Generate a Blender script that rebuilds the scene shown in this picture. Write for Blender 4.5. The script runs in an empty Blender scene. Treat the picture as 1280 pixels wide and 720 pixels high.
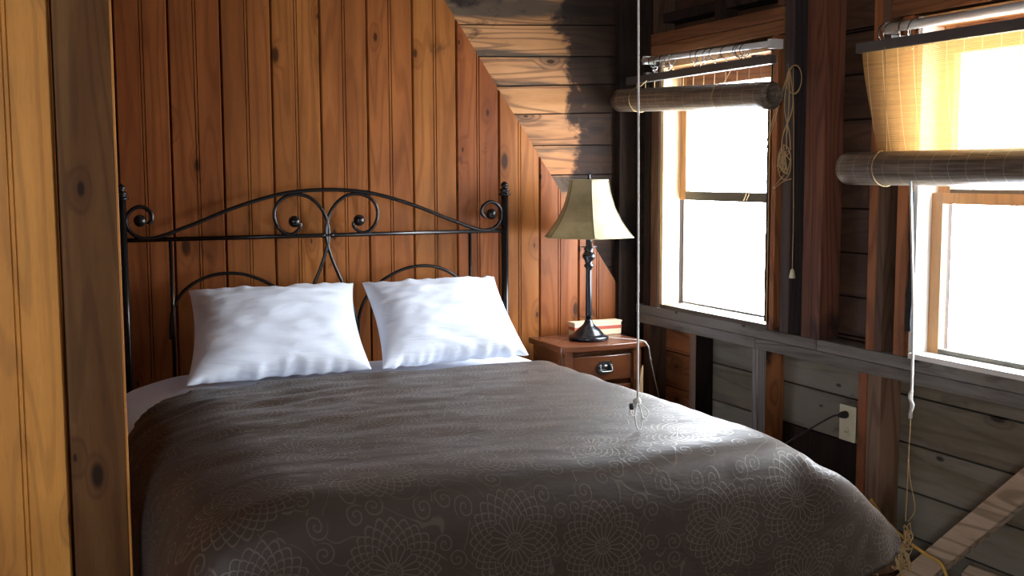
import bpy, bmesh, math, random
import numpy as np
from mathutils import Vector, Matrix, noise
random.seed(7)
PI = math.pi
COL = bpy.context.scene.collection
scene = bpy.context.scene

# ------------------------------------------------------------------ helpers
class MB:
    """collects faces (with a material slot and a per-board tone) for ONE mesh"""
    def __init__(s): s.v = []; s.f = []; s.t = []; s.m = []; s.uv = None; s.smooth = []
    def add(s, verts, faces, tone=0.5, mi=0, smooth=False):
        b = len(s.v); s.v += [tuple(p) for p in verts]
        for f in faces:
            s.f.append(tuple(b + i for i in f)); s.t.append(tone); s.m.append(mi); s.smooth.append(smooth)
        return s
    def box(s, x0, x1, y0, y1, z0, z1, tone=None, mi=0):
        if tone is None: tone = random.random()
        x0, x1 = min(x0, x1), max(x0, x1); y0, y1 = min(y0, y1), max(y0, y1); z0, z1 = min(z0, z1), max(z0, z1)
        v = [(x, y, z) for x in (x0, x1) for y in (y0, y1) for z in (z0, z1)]
        return s.add(v, [(0,1,3,2),(4,6,7,5),(0,4,5,1),(2,3,7,6),(0,2,6,4),(1,5,7,3)], tone, mi)
    def prism(s, poly, axis, a, b, tone=None, mi=0, smooth=False):
        """poly: list of 2-D points in the plane across axis; extruded a..b"""
        if tone is None: tone = random.random()
        def P(p, t):
            q = [0, 0, 0]; o = [i for i in range(3) if i != axis]; q[o[0]] = p[0]; q[o[1]] = p[1]; q[axis] = t; return q
        n = len(poly); v = [P(p, a) for p in poly] + [P(p, b) for p in poly]
        f = [(i, (i+1) % n, n+(i+1) % n, n+i) for i in range(n)]
        s.add(v, f, tone, mi, smooth); s.add(v, [tuple(range(n))[::-1], tuple(range(n, 2*n))], tone, mi)
        return s
    def lathe(s, prof, c, n=32, tone=.5, mi=0, axis=2, smooth=True):
        v = []; f = []
        for (r, h) in prof:
            for k in range(n):
                a = 2*PI*k/n; p = [r*math.cos(a), r*math.sin(a), h]
                if axis == 0: p = [p[2], p[0], p[1]]
                if axis == 1: p = [p[0], p[2], p[1]]
                v.append((c[0]+p[0], c[1]+p[1], c[2]+p[2]))
        for i in range(len(prof)-1):
            for k in range(n):
                a = i*n+k; b = i*n+(k+1) % n; f.append((a, b, b+n, a+n))
        s.add(v, f, tone, mi, smooth)
        if prof[0][0] > 1e-6: s.add([v[k] for k in range(n)], [tuple(range(n))[::-1]], tone, mi)
        if prof[-1][0] > 1e-6: s.add([v[len(v)-n+k] for k in range(n)], [tuple(range(n))], tone, mi)
        return s
    def ball(s, c, r, n=20, mi=0, sc=(1,1,1)):
        prof = [(r*math.sin(PI*i/12), -r*math.cos(PI*i/12)) for i in range(13)]
        b = len(s.v); s.lathe(prof, (0,0,0), n, mi=mi)
        for i in range(b, len(s.v)):
            p = s.v[i]; s.v[i] = (c[0]+p[0]*sc[0], c[1]+p[1]*sc[1], c[2]+p[2]*sc[2])
        return s
    def tube(s, pts, r, n=10, mi=0, closed=False, smooth_pts=True, sub=6):
        P = [Vector(p) for p in pts]
        if smooth_pts and len(P) > 2: P = catmull(P, sub, closed)
        N = len(P); R = r if callable(r) else (lambda t: r)
        T = []
        for i in range(N):
            a = P[(i-1) % N] if (closed or i > 0) else P[i]; b = P[(i+1) % N] if (closed or i < N-1) else P[i]
            T.append((b-a).normalized() if (b-a).length > 1e-9 else Vector((0,0,1)))
        up = Vector((0,0,1)) if abs(T[0].z) < .9 else Vector((1,0,0))
        nrm = T[0].cross(up).normalized(); v = []
        for i in range(N):
            nrm = (nrm - T[i]*nrm.dot(T[i])).normalized(); bn = T[i].cross(nrm)
            for k in range(n):
                a = 2*PI*k/n; q = P[i] + (nrm*math.cos(a) + bn*math.sin(a))*R(i/max(1, N-1)); v.append(tuple(q))
        f = []
        for i in range(N if closed else N-1):
            for k in range(n):
                a = i*n+k; b = i*n+(k+1) % n; c = ((i+1) % N)*n
                f.append((a, b, c+(k+1) % n, c+k))
        s.add(v, f, .5, mi, True)
        if not closed:
            s.add(v[:n], [tuple(range(n))[::-1]], .5, mi); s.add(v[-n:], [tuple(range(n))], .5, mi)
        return s
    def build(s, name, mats, parent=None, bevel=0, kind=None, label=None, cat=None, group=None):
        me = bpy.data.meshes.new(name); me.from_pydata(s.v, [], s.f); me.update()
        at = me.attributes.new('tone', 'FLOAT', 'FACE'); at.data.foreach_set('value', s.t)
        for m in (mats if isinstance(mats, (list, tuple)) else [mats]): me.materials.append(m)
        me.polygons.foreach_set('material_index', s.m); me.polygons.foreach_set('use_smooth', s.smooth)
        bm = bmesh.new(); bm.from_mesh(me); bmesh.ops.remove_doubles(bm, verts=bm.verts, dist=1e-6)
        bmesh.ops.recalc_face_normals(bm, faces=bm.faces); bm.to_mesh(me); bm.free()
        o = bpy.data.objects.new(name, me); COL.objects.link(o)
        if parent: o.parent = parent; o.matrix_parent_inverse = Matrix.Translation(parent.location).inverted() if parent.type == 'EMPTY' else Matrix()
        if bevel:
            b = o.modifiers.new('bevel', 'BEVEL'); b.width = bevel; b.segments = 2; b.limit_method = 'ANGLE'; b.angle_limit = .7
        return tag(o, label, cat, group, kind)

def catmull(P, sub, closed=False):
    out = []; n = len(P); rng = range(n if closed else n-1)
    for i in rng:
        p0 = P[(i-1) % n] if (closed or i > 0) else P[0]*2-P[1]
        p1 = P[i]; p2 = P[(i+1) % n]; p3 = P[(i+2) % n] if (closed or i < n-2) else P[-1]*2-P[-2]
        for k in range(sub):
            t = k/sub
            out.append(.5*((2*p1)+(p2-p0)*t+(2*p0-5*p1+4*p2-p3)*t*t+(3*p1-p0-3*p2+p3)*t**3))
    if not closed: out.append(P[-1])
    return out

def tag(o, label=None, cat=None, group=None, kind=None):
    if label: o['label'] = label
    if cat: o['category'] = cat
    if group: o['group'] = group
    if kind: o['kind'] = kind
    return o
def thing(name, loc, label, cat, group=None):
    o = bpy.data.objects.new(name, None); o.empty_display_size = .1; COL.objects.link(o); o.location = loc
    return tag(o, label, cat, group)

# ------------------------------------------------------------------ materials
class NT:
    def __init__(s, name):
        s.m = bpy.data.materials.new(name); s.m.use_nodes = True; s.t = s.m.node_tree; s.t.nodes.clear()
        s.out = s.n('ShaderNodeOutputMaterial')
    def n(s, ty, **k):
        nd = s.t.nodes.new(ty)
        for a, b in k.items(): setattr(nd, a, b)
        return nd
    def put(s, nd, i, v):
        if v is None: return
        if isinstance(v, bpy.types.NodeSocket): s.t.links.new(v, nd.inputs[i])
        else:
            if isinstance(v, (tuple, list)) and nd.inputs[i].type == 'RGBA' and len(v) == 3: v = (*v, 1)
            nd.inputs[i].default_value = v
    def math(s, op, a, b=None, c=None, clamp=False):
        nd = s.n('ShaderNodeMath', operation=op); nd.use_clamp = clamp
        s.put(nd, 0, a); s.put(nd, 1, b); s.put(nd, 2, c); return nd.outputs[0]
    def vmath(s, op, a, b=None, out=0):
        nd = s.n('ShaderNodeVectorMath', operation=op); s.put(nd, 0, a); s.put(nd, 1, b); return nd.outputs[out]
    def noise(s, vec, scale, detail=4, rough=.55, dist=0., dim='3D'):
        nd = s.n('ShaderNodeTexNoise', noise_dimensions=dim); s.put(nd, 'Vector', vec); s.put(nd, 'Scale', scale)
        s.put(nd, 'Detail', detail); s.put(nd, 'Roughness', rough); s.put(nd, 'Distortion', dist); return nd.outputs['Fac']
    def ss(s, x, a, b, ta=0., tb=1.):
        nd = s.n('ShaderNodeMapRange', interpolation_type='SMOOTHSTEP'); s.put(nd, 0, x); s.put(nd, 1, a); s.put(nd, 2, b); s.put(nd, 3, ta); s.put(nd, 4, tb); return nd.outputs[0]
    def mix(s, f, a, b, mode='MIX'):
        nd = s.n('ShaderNodeMix', data_type='RGBA', blend_type=mode); s.put(nd, 0, f); s.put(nd, 6, a); s.put(nd, 7, b); return nd.outputs[2]
    def hsv(s, c, h=.5, sa=1., v=1.):
        nd = s.n('ShaderNodeHueSaturation'); s.put(nd, 'Color', c); s.put(nd, 'Hue', h); s.put(nd, 'Saturation', sa); s.put(nd, 'Value', v); return nd.outputs[0]
    def bump(s, h, st=.3, d=.002):
        nd = s.n('ShaderNodeBump'); s.put(nd, 'Height', h); s.put(nd, 'Strength', st); s.put(nd, 'Distance', d); return nd.outputs[0]
    def pbr(s, col, rough=.5, metal=0., normal=None, **k):
        nd = s.n('ShaderNodeBsdfPrincipled'); s.put(nd, 'Base Color', col); s.put(nd, 'Roughness', rough); s.put(nd, 'Metallic', metal)
        if normal is not None: s.put(nd, 'Normal', normal)
        for a, b in k.items(): s.put(nd, a.replace('_', ' '), b)
        s.t.links.new(nd.outputs[0], s.out.inputs[0]); return nd

def wood(name, c1, c2, axis=2, rough=.45, knots=.6, char=0., charcol=(.008,.007,.006), charscale=2.2, grain=1., tonev=.22, streak=(.3,.12,.05), streakamt=.4, bump=.25, spec=.4, charfn=None, grey=None, greyamt=0., flat=None):
    m = NT(name); tc = m.n('ShaderNodeTexCoord').outputs['Object']
    tone = m.n('ShaderNodeAttribute', attribute_name='tone').outputs['Fac']
    off = m.n('ShaderNodeCombineXYZ'); m.put(off, 0, m.math('MULTIPLY', tone, 17.3)); m.put(off, 1, m.math('MULTIPLY', tone, 9.1)); m.put(off, 2, m.math('MULTIPLY', tone, 23.7))
    vec = m.vmath('ADD', tc, off.outputs[0])
    sc = [1., 1., 1.]; sc[axis] = .09
    gv = m.vmath('MULTIPLY', vec, tuple(sc))
    # knots first: they bend the grain
    ks = [1., 1., 1.]; ks[axis] = .45
    if flat is not None: ks[flat] = .06
    kv = m.vmath('MULTIPLY', vec, tuple(ks))
    if flat is not None:
        o2 = [i for i in range(3) if i != flat]; sk = m.n('ShaderNodeSeparateXYZ'); m.put(sk, 0, kv); ck = m.n('ShaderNodeCombineXYZ')
        m.put(ck, 0, sk.outputs[o2[0]]); m.put(ck, 1, sk.outputs[o2[1]]); kv = ck.outputs[0]
    vo = m.n('ShaderNodeTexVoronoi', voronoi_dimensions='3D' if flat is None else '2D'); m.put(vo, 'Vector', kv); m.put(vo, 'Scale', 4.6 if flat is None else 5.2)
    kd = vo.outputs['Distance']; krand = m.n('ShaderNodeSeparateColor'); m.put(krand, 0, vo.outputs['Color'])
    on = m.math('LESS_THAN', krand.outputs[0], knots)
    ksize = m.math('MULTIPLY_ADD', m.math('POWER', krand.outputs[1], 2.), .07, .026)
    kn = m.math('MULTIPLY', m.ss(kd, m.math('MULTIPLY', ksize, 1.25), m.math('MULTIPLY', ksize, .55)), on)
    halo = m.math('MULTIPLY', m.ss(kd, .22, .03), on)
    warp = m.noise(gv, 5., 2, .5)
    big = m.noise(gv, 7., 4, .6, .6)
    ringsrc = m.math('ADD', m.math('MULTIPLY', warp, 9.), m.math('MULTIPLY', halo, .9))
    rings = m.math('ABSOLUTE', m.math('SINE', m.math('MULTIPLY', ringsrc, 6.*grain)))
    fine = m.noise(gv, 160., 3, .6)
    col = m.mix(m.ss(big, .3, .7), c1, c2)
    col = m.mix(m.math('MULTIPLY', m.ss(rings, .75, 1.), streakamt), col, streak)
    col = m.mix(m.math('MULTIPLY', m.ss(fine, .45, .75), .3), col, m.hsv(col, .5, 1., .6))
    col = m.mix(m.math('MULTIPLY', halo, .5), col, streak)
    if grey:
        gn = m.noise(m.vmath('ADD', gv, (3.1, 5.2, 1.7)), 6., 5, .65)
        col = m.mix(m.ss(gn, .62-greyamt*.35, .72-greyamt*.3), col, grey)
    wear = m.noise(vec, 3., 3, .6)
    col = m.hsv(col, m.math('MULTIPLY_ADD', tone, .009, .4955), 1., m.math('ADD', m.math('MULTIPLY_ADD', tone, tonev*2, 1.-tonev), m.math('MULTIPLY_ADD', wear, .5, -.25)))
    col = m.mix(m.math('MULTIPLY', kn, .85), col, tuple(c*.16 for c in streak))
    if char:
        cn = m.noise(m.vmath('MULTIPLY', tc, tuple(1. if i != axis else .6 for i in range(3))), charscale, 6, .65, .5)
        if charfn is not None:
            sx = m.n('ShaderNodeSeparateXYZ'); m.put(sx, 0, tc)
            cn = m.math('ADD', cn, charfn(m, sx.outputs))
        cm = m.ss(cn, .70-char*.35, .80-char*.35)
        col = m.mix(m.math('MULTIPLY', cm, .94), col, charcol)
    h = m.math('ADD', m.math('MULTIPLY', fine, .6), m.math('MULTIPLY', rings, .4))
    m.pbr(col, m.math('MULTIPLY_ADD', big, .2, rough-.1), 0., m.bump(h, bump, .0015), **{'Specular_IOR_Level': spec})
    return m.m

M = {}
M['pine'] = wood('varnished_pine', (.30,.102,.026), (.19,.056,.013), 2, .42, .62, .20, (.045,.018,.008), 4.2, .8, .08, (.13,.036,.008), .42, flat=1, spec=.16)
M['pine_light'] = wood('amber_pine', (.62,.27,.060), (.50,.20,.04), 2, .42, .5, .06, (.05,.02,.01), 3., .7, .12, (.24,.09,.025), .3, flat=1, spec=.25)
M['pine_corner'] = wood('dark_pine', (.17,.082,.026), (.11,.046,.013), 2, .5, .4, .22, (.035,.016,.008), 2.0, .8, .1, (.06,.022,.007), .4, spec=.15, flat=1)
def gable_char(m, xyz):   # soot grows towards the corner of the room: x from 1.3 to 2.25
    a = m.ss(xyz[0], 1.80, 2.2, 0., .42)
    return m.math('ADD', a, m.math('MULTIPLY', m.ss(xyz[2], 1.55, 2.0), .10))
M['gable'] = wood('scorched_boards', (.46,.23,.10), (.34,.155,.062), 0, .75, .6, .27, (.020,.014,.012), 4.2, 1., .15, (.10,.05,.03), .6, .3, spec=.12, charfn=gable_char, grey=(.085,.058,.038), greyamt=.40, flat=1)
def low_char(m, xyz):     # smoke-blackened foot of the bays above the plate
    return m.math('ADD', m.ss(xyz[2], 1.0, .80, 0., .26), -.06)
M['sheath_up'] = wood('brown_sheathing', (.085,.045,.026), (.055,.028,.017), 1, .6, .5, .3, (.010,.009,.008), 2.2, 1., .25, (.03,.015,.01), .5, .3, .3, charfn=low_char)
M['sheath_low'] = wood('grey_sheathing', (.215,.185,.13), (.145,.125,.085), 1, .65, .5, .22, (.014,.013,.012), 2.0, .6, .25, (.06,.048,.034), .35, .35, .3, grey=(.21,.195,.155), greyamt=.5, flat=0)
M['sheath_red'] = wood('reddish_sheathing', (.32,.12,.048), (.20,.075,.03), 1, .55, .5, .2, (.016,.012,.01), 2.4, 1., .2, (.06,.02,.01), .5, .3, flat=0)
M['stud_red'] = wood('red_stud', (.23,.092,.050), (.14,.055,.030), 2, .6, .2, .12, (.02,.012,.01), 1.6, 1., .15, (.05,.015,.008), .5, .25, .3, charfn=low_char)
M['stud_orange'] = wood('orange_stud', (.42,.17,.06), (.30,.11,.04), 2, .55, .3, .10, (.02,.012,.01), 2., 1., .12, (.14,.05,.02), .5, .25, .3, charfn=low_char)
M['stud_grey'] = wood('grey_stud', (.24,.225,.205), (.16,.148,.135), 2, .6, .3, .15, (.015,.014,.014), 2.6, 1., .15, (.05,.045,.04), .5, .3, .3)
M['stud_dark'] = wood('blackened_stud', (.030,.018,.013), (.015,.010,.008), 2, .85, .2, .4, (.005,.005,.005), 2., 1., .2, (.01,.007,.006), .5, .3, .2)
M['stud_plum'] = wood('greyish_stud', (.085,.062,.058), (.055,.04,.038), 2, .6, .3, .2, (.012,.01,.01), 2.2, 1., .2, (.03,.02,.02), .5, .3, .3)
M['stud_brown'] = wood('brown_stud', (.13,.075,.045), (.085,.045,.028), 2, .6, .3, .2, (.012,.01,.009), 2.2, 1., .2, (.04,.02,.012), .5, .3, .3)
M['plate'] = wood('weathered_plate', (.21,.195,.165), (.135,.12,.10), 1, .6, .5, .26, (.016,.015,.015), 2.3, 1.2, .15, (.05,.04,.033), .6, .35, .35, grey=(.22,.215,.20), greyamt=.4, flat=0)
M['brace_dull'] = wood('dull_tan_stud', (.30,.20,.13), (.20,.13,.085), 2, .6, .3, .15, (.02,.016,.014), 2., 1., .15, (.10,.05,.03), .5, .3, .3)
M['stud_brown2'] = wood('warm_brown_stud', (.26,.15,.085), (.17,.095,.055), 2, .6, .3, .2, (.015,.012,.01), 1.8, 1., .2, (.08,.04,.02), .5, .3, .3)
M['header'] = wood('header_wood', (.27,.12,.05), (.17,.07,.03), 1, .55, .4, .25, (.015,.01,.009), 1.4, 1., .15, (.08,.03,.015), .5, .25, .3)
M['brace'] = wood('pale_brace_wood', (.62,.50,.36), (.46,.35,.24), 1, .6, .5, .12, (.02,.016,.014), 3., 1., .1, (.12,.08,.05), .5, .3, .3)
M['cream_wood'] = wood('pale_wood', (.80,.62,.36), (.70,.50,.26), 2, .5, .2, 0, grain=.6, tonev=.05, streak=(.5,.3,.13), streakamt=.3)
M['sash'] = wood('sash_wood', (.50,.27,.11), (.38,.19,.07), 2, .5, .15, .08, (.05,.04,.03), 3., .6, .1, (.25,.14,.06), .3)
M['sash_grey'] = wood('weathered_rail', (.10,.09,.07), (.065,.058,.045), 1, .55, .2, .15, (.03,.03,.025), 4., .8, .1, (.06,.05,.04), .4)
M['cherry'] = wood('cherry_wood', (.15,.048,.016), (.085,.024,.008), 0, .28, .1, 0, grain=.7, tonev=.08, streak=(.06,.017,.008), streakamt=.4, bump=.05, spec=.6)
M['floor'] = wood('floor_boards', (.10,.055,.03), (.06,.032,.018), 1, .5, .3, .2, (.012,.01,.008))

def plain(name, col, rough=.5, metal=0., **k):
    m = NT(name); m_n = m.noise(m.n('ShaderNodeTexCoord').outputs['Object'], 40., 3)
    c = m.mix(m.math('MULTIPLY', m_n, .25), col, tuple(x*.7 for x in col))
    m.pbr(c, rough, metal, None, **k); return m.m
M['iron'] = plain('dark_bronze_metal', (.018,.015,.014), .26, .55, Specular_IOR_Level=.7)
M['lampmetal'] = plain('lamp_metal', (.016,.017,.022), .2, .5, Specular_IOR_Level=.8)
M['chrome'] = plain('chrome', (.65,.65,.62), .18, 1.)
M['pewter'] = plain('pewter', (.17,.175,.17), .32, 1.)
M['white_paint'] = plain('white_enamel', (.72,.71,.67), .3)
M['jamb_white'] = plain('jamb_paint', (.80,.79,.74), .45)
M['grey_rail'] = plain('grey_headrail', (.10,.095,.088), .5)
M['felt'] = plain('black_felt', (.012,.013,.014), .8)
M['plastic'] = plain('ivory_plastic', (.62,.60,.42), .35)
M['black'] = plain('black_rubber', (.012,.012,.012), .5)
M['cream'] = plain('cream_card', (.66,.52,.34), .5)
M['redband'] = plain('red_band', (.36,.07,.04), .5)
M['edge'] = plain('lit_edge', (.75,.50,.22), .5)

def cordmat(name, col):
    m = NT(name); tc = m.n('ShaderNodeTexCoord').outputs['Object']
    w = m.noise(tc, 300., 2)
    c = m.mix(w, tuple(x*.7 for x in col), col); m.pbr(c, .8, 0., m.bump(w, .4, .001)); return m.m
M['cord_white'] = cordmat('white_cord', (.75,.73,.68))
M['cord_tan'] = cordmat('tan_twine', (.55,.37,.17))
M['cord_yellow'] = cordmat('yellow_rope', (.70,.44,.10))

# white cotton with woven bump
m = NT('white_cotton'); tc = m.n('ShaderNodeTexCoord').outputs['Object']
cr = m.noise(m.vmath('MULTIPLY', tc, (1., 3., 6.)), 5., 5, .6, .8)
sd = m.pbr((.74,.79,.90), .85, 0., m.bump(cr, .5, .012), Sheen_Weight=.15)
M['cotton'] = m.m

# glass pane: clear with a weak reflection
m = NT('window_glass'); tr = m.n('ShaderNodeBsdfTransparent'); gl = m.n('ShaderNodeBsdfGlossy'); m.put(gl, 'Roughness', .02)
lw = m.n('ShaderNodeLayerWeight'); m.put(lw, 0, .5); fr = m.math('MULTIPLY_ADD', m.math('POWER', lw.outputs['Facing'], 4.), .6, .03); mx = m.n('ShaderNodeMixShader'); m.put(mx, 0, fr); m.put(mx, 1, tr.outputs[0]); m.put(mx, 2, gl.outputs[0])
m.t.links.new(mx.outputs[0], m.out.inputs[0]); M['glass'] = m.m

# bamboo reeds: horizontal slats with warp threads; translucent, with slits between the reeds
def bamboo(name, dens, threads=True, col=(.20,.095,.032)):
    m = NT(name); tc = m.n('ShaderNodeTexCoord').outputs['UV']
    sx = m.n('ShaderNodeSeparateXYZ'); m.put(sx, 0, tc); u, v = sx.outputs[0], sx.outputs[1]
    reed = m.math('ABSOLUTE', m.math('SUBTRACT', m.math('FRACT', m.math('MULTIPLY', v, dens)), .5))
    rid = m.math('FLOOR', m.math('MULTIPLY', v, dens))
    cmb = m.n('ShaderNodeCombineXYZ'); m.put(cmb, 0, m.math('MULTIPLY', u, 4.)); m.put(cmb, 1, m.math('MULTIPLY', rid, 3.17))
    nz = m.noise(cmb.outputs[0], 1., 3, .6)
    thr = m.math('LESS_THAN', m.math('ABSOLUTE', m.math('SUBTRACT', m.math('FRACT', m.math('MULTIPLY', u, 15.)), .5)), .022)
    cm2 = m.n('ShaderNodeCombineXYZ'); m.put(cm2, 0, m.math('MULTIPLY', u, 3.)); m.put(cm2, 1, m.math('MULTIPLY', v, 90.))
    nz = m.math('ADD', m.math('MULTIPLY', nz, .5), m.math('MULTIPLY', m.noise(cm2.outputs[0], 1., 4, .7), .7))
    c = m.mix(m.ss(nz, .35, .8), tuple(x*.45 for x in col), tuple(min(1, x*1.6) for x in col))
    c = m.mix(m.math('MULTIPLY', thr, .6), c, (.60,.48,.26))
    nb = m.bump(m.math('SQRT', m.math('SUBTRACT', .27, m.math('MULTIPLY', reed, reed))), .8, .002)
    d = m.n('ShaderNodeBsdfPrincipled'); m.put(d, 'Base Color', c); m.put(d, 'Roughness', .38); m.put(d, 'Normal', nb)
    t = m.n('ShaderNodeBsdfTranslucent'); m.put(t, 0, m.mix(.65, c, (.80,.40,.12)))
    m1 = m.n('ShaderNodeMixShader'); m.put(m1, 0, .24); m.put(m1, 1, d.outputs[0]); m.put(m1, 2, t.outputs[0])
    tr = m.n('ShaderNodeBsdfTransparent'); m.put(tr, 0, (1.,.85,.50,1))
    slit = m.math('GREATER_THAN', reed, .40)
    fac = m.math('MULTIPLY', m.math('MULTIPLY', slit, m.math('SUBTRACT', 1., thr)), .85)
    m2 = m.n('ShaderNodeMixShader'); m.put(m2, 0, fac); m.put(m2, 1, m1.outputs[0]); m.put(m2, 2, tr.outputs[0])
    m.t.links.new(m2.outputs[0], m.out.inputs[0]); return m.m
M['bamboo'] = bamboo('bamboo_reeds', 260.)
# the rolled part: many layers, so no light gets through
m = NT('rolled_bamboo'); tc = m.n('ShaderNodeTexCoord').outputs['UV']
sx = m.n('ShaderNodeSeparateXYZ'); m.put(sx, 0, tc); u, v = sx.outputs[0], sx.outputs[1]
reed = m.math('ABSOLUTE', m.math('SUBTRACT', m.math('FRACT', m.math('MULTIPLY', v, 240.)), .5))
rid = m.math('FLOOR', m.math('MULTIPLY', v, 240.))
cmb = m.n('ShaderNodeCombineXYZ'); m.put(cmb, 0, m.math('MULTIPLY', u, 4.)); m.put(cmb, 1, m.math('MULTIPLY', rid, 3.17))
nz = m.noise(cmb.outputs[0], 1., 3, .6)
thr = m.math('LESS_THAN', m.math('ABSOLUTE', m.math('SUBTRACT', m.math('FRACT', m.math('MULTIPLY', u, 15.)), .5)), .018)
cm2 = m.n('ShaderNodeCombineXYZ'); m.put(cm2, 0, m.math('MULTIPLY', u, 3.)); m.put(cm2, 1, m.math('MULTIPLY', v, 110.))
nz = m.math('ADD', m.math('MULTIPLY', nz, .4), m.math('MULTIPLY', m.noise(cm2.outputs[0], 1., 4, .7), .7))
c = m.mix(m.ss(nz, .35, .8), (.050,.038,.028), (.30,.23,.165)); c = m.mix(m.math('MULTIPLY', thr, .5), c, (.5,.42,.29))
m.pbr(c, .4, 0., m.bump(m.math('SUBTRACT', .3, reed), .7, .002)); M['bamboo_roll'] = m.m

# lamp shade: mottled parchment
m = NT('parchment'); tc = m.n('ShaderNodeTexCoord').outputs['Object']; nz = m.noise(tc, 9., 5, .6)
c = m.mix(m.ss(nz, .35, .7), (.34,.28,.15), (.52,.44,.26))
d = m.n('ShaderNodeBsdfPrincipled'); m.put(d, 'Base Color', c); m.put(d, 'Roughness', .6)
t = m.n('ShaderNodeBsdfTranslucent'); m.put(t, 0, m.mix(.3, c, (.9,.8,.5)))
mx = m.n('ShaderNodeMixShader'); m.put(mx, 0, .3); m.put(mx, 1, d.outputs[0]); m.put(mx, 2, t.outputs[0]); m.t.links.new(mx.outputs[0], m.out.inputs[0])
M['shade'] = m.m; M['piping'] = plain('shade_piping', (.16,.12,.06), .6)

# brown satin jacquard: chrysanthemum medallions and scrolls, laid out in metres on the cloth
m = NT('brown_jacquard'); uvn = m.n('ShaderNodeTexCoord').outputs['UV']
wob = m.n('ShaderNodeTexNoise'); m.put(wob, 'Vector', uvn); m.put(wob, 'Scale', 9.); m.put(wob, 'Detail', 1.)
uv = m.vmath('ADD', uvn, m.vmath('MULTIPLY', m.vmath('SUBTRACT', wob.outputs['Color'], (.5,.5,.5)), (.012,.012,0.)))
vo = m.n('ShaderNodeTexVoronoi', voronoi_dimensions='2D'); m.put(vo, 'Vector', uv); m.put(vo, 'Scale', 3.5); m.put(vo, 'Randomness', .5)
loc = m.vmath('SUBTRACT', uv, vo.outputs['Position']); sx = m.n('ShaderNodeSeparateXYZ'); m.put(sx, 0, loc)
rr = m.vmath('LENGTH', m.vmath('MULTIPLY', loc, (1.3,1.3,0.)), out=1); th = m.math('ARCTAN2', sx.outputs[1], sx.outputs[0])
W = .0021
def line(d, w=W): return m.ss(m.math('ABSOLUTE', d), w*1.5, w*.5)
def scal(N, ph=0.): return m.math('ABSOLUTE', m.math('SINE', m.math('MULTIPLY_ADD', th, N/2., ph)))
def band(a, b): return m.math('MULTIPLY', m.math('GREATER_THAN', rr, a), m.math('LESS_THAN', rr, b))
N = 20
spoke = m.math('MULTIPLY', rr, m.math('ABSOLUTE', m.math('SINE', m.math('MULTIPLY', th, N/2.))))
spoke = m.math('DIVIDE', spoke, N/2.)
els = [m.math('MULTIPLY', line(spoke, .0017), band(.024, .070)),
       line(m.math('SUBTRACT', rr, m.math('MULTIPLY_ADD', scal(N), .012, .068))),
       m.math('MULTIPLY', line(m.math('SUBTRACT', rr, m.math('MULTIPLY_ADD', scal(N), .005, .021))), 1.),
       m.math('MULTIPLY', m.ss(m.math('ABSOLUTE', m.math('SUBTRACT', m.math('FRACT', m.math('MULTIPLY', rr, 140.)), .5)), .35, .2), m.math('MULTIPLY', m.math('LESS_THAN', rr, .019), m.math('GREATER_THAN', m.math('SINE', m.math('MULTIPLY', th, 9.)), -.1)))]
for k, (a, ph) in enumerate(((.086, PI/2), (.101, 0.), (.116, PI/2), (.131, 0.))):
    els.append(line(m.math('SUBTRACT', rr, m.math('MULTIPLY_ADD', scal(N+4, ph), .015, a-.006)), W*1.1))
pat = els[0]
for e in els[1:]: pat = m.math('MAXIMUM', pat, e)
v2_ = m.n('ShaderNodeTexVoronoi', voronoi_dimensions='2D'); m.put(v2_, 'Vector', uv); m.put(v2_, 'Scale', 15.); m.put(v2_, 'Randomness', .8)
l2 = m.vmath('SUBTRACT', uv, v2_.outputs['Position']); s2 = m.n('ShaderNodeSeparateXYZ'); m.put(s2, 0, l2)
r2_ = m.vmath('LENGTH', m.vmath('MULTIPLY', l2, (1.,1.,0.)), out=1); t2 = m.math('ARCTAN2', s2.outputs[1], s2.outputs[0])
rc2 = m.n('ShaderNodeSeparateColor'); m.put(rc2, 0, v2_.outputs['Color'])
hand = m.math('SUBTRACT', m.math('MULTIPLY', m.math('GREATER_THAN', rc2.outputs[0], .5), 2.), 1.)
ph = m.math('ADD', m.math('MULTIPLY', m.math('MULTIPLY', t2, hand), 1/(2*PI)), rc2.outputs[1])
spr = m.math('ABSOLUTE', m.math('SUBTRACT', m.math('FRACT', m.math('ADD', m.math('DIVIDE', r2_, .0135), ph)), .5))
spr = m.math('MULTIPLY', m.ss(spr, .17, .07), m.math('LESS_THAN', r2_, .024))
nzc = m.noise(uv, 6., 0, .5, .6, '2D')
cont = m.math('ABSOLUTE', m.math('SUBTRACT', m.math('FRACT', m.math('MULTIPLY', nzc, 5.)), .5))
curl = m.math('MAXIMUM', spr, m.math('MULTIPLY', m.ss(cont, .035, .012), m.math('GREATER_THAN', r2_, .024)))
curl = m.math('MULTIPLY', curl, m.math('GREATER_THAN', rr, .143))
pat = m.math('MAXIMUM', pat, m.math('MULTIPLY', curl, .8))
col = m.mix(pat, (.042,.026,.0165), (.104,.076,.056))
wv = m.noise(m.vmath('MULTIPLY', uvn, (1., 8., 1.)), 60., 3, .6)
col = m.mix(m.math('MULTIPLY', wv, .4), col, m.hsv(col, .5, 1., .6))
mw = m.noise(m.vmath('MULTIPLY', uvn, (2., 5., 1.)), 2.5, 4, .6, .6)
hh = m.math('ADD', m.math('MULTIPLY', pat, .12), m.math('MULTIPLY', mw, 2.2))
m.pbr(col, m.math('MULTIPLY_ADD', pat, -.20, .58), 0., m.bump(hh, .5, .004), Specular_IOR_Level=.42, Sheen_Weight=.05, Sheen_Roughness=.4, Sheen_Tint=(.8,.75,.72,1))
M['jacquard'] = m.m

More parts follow.
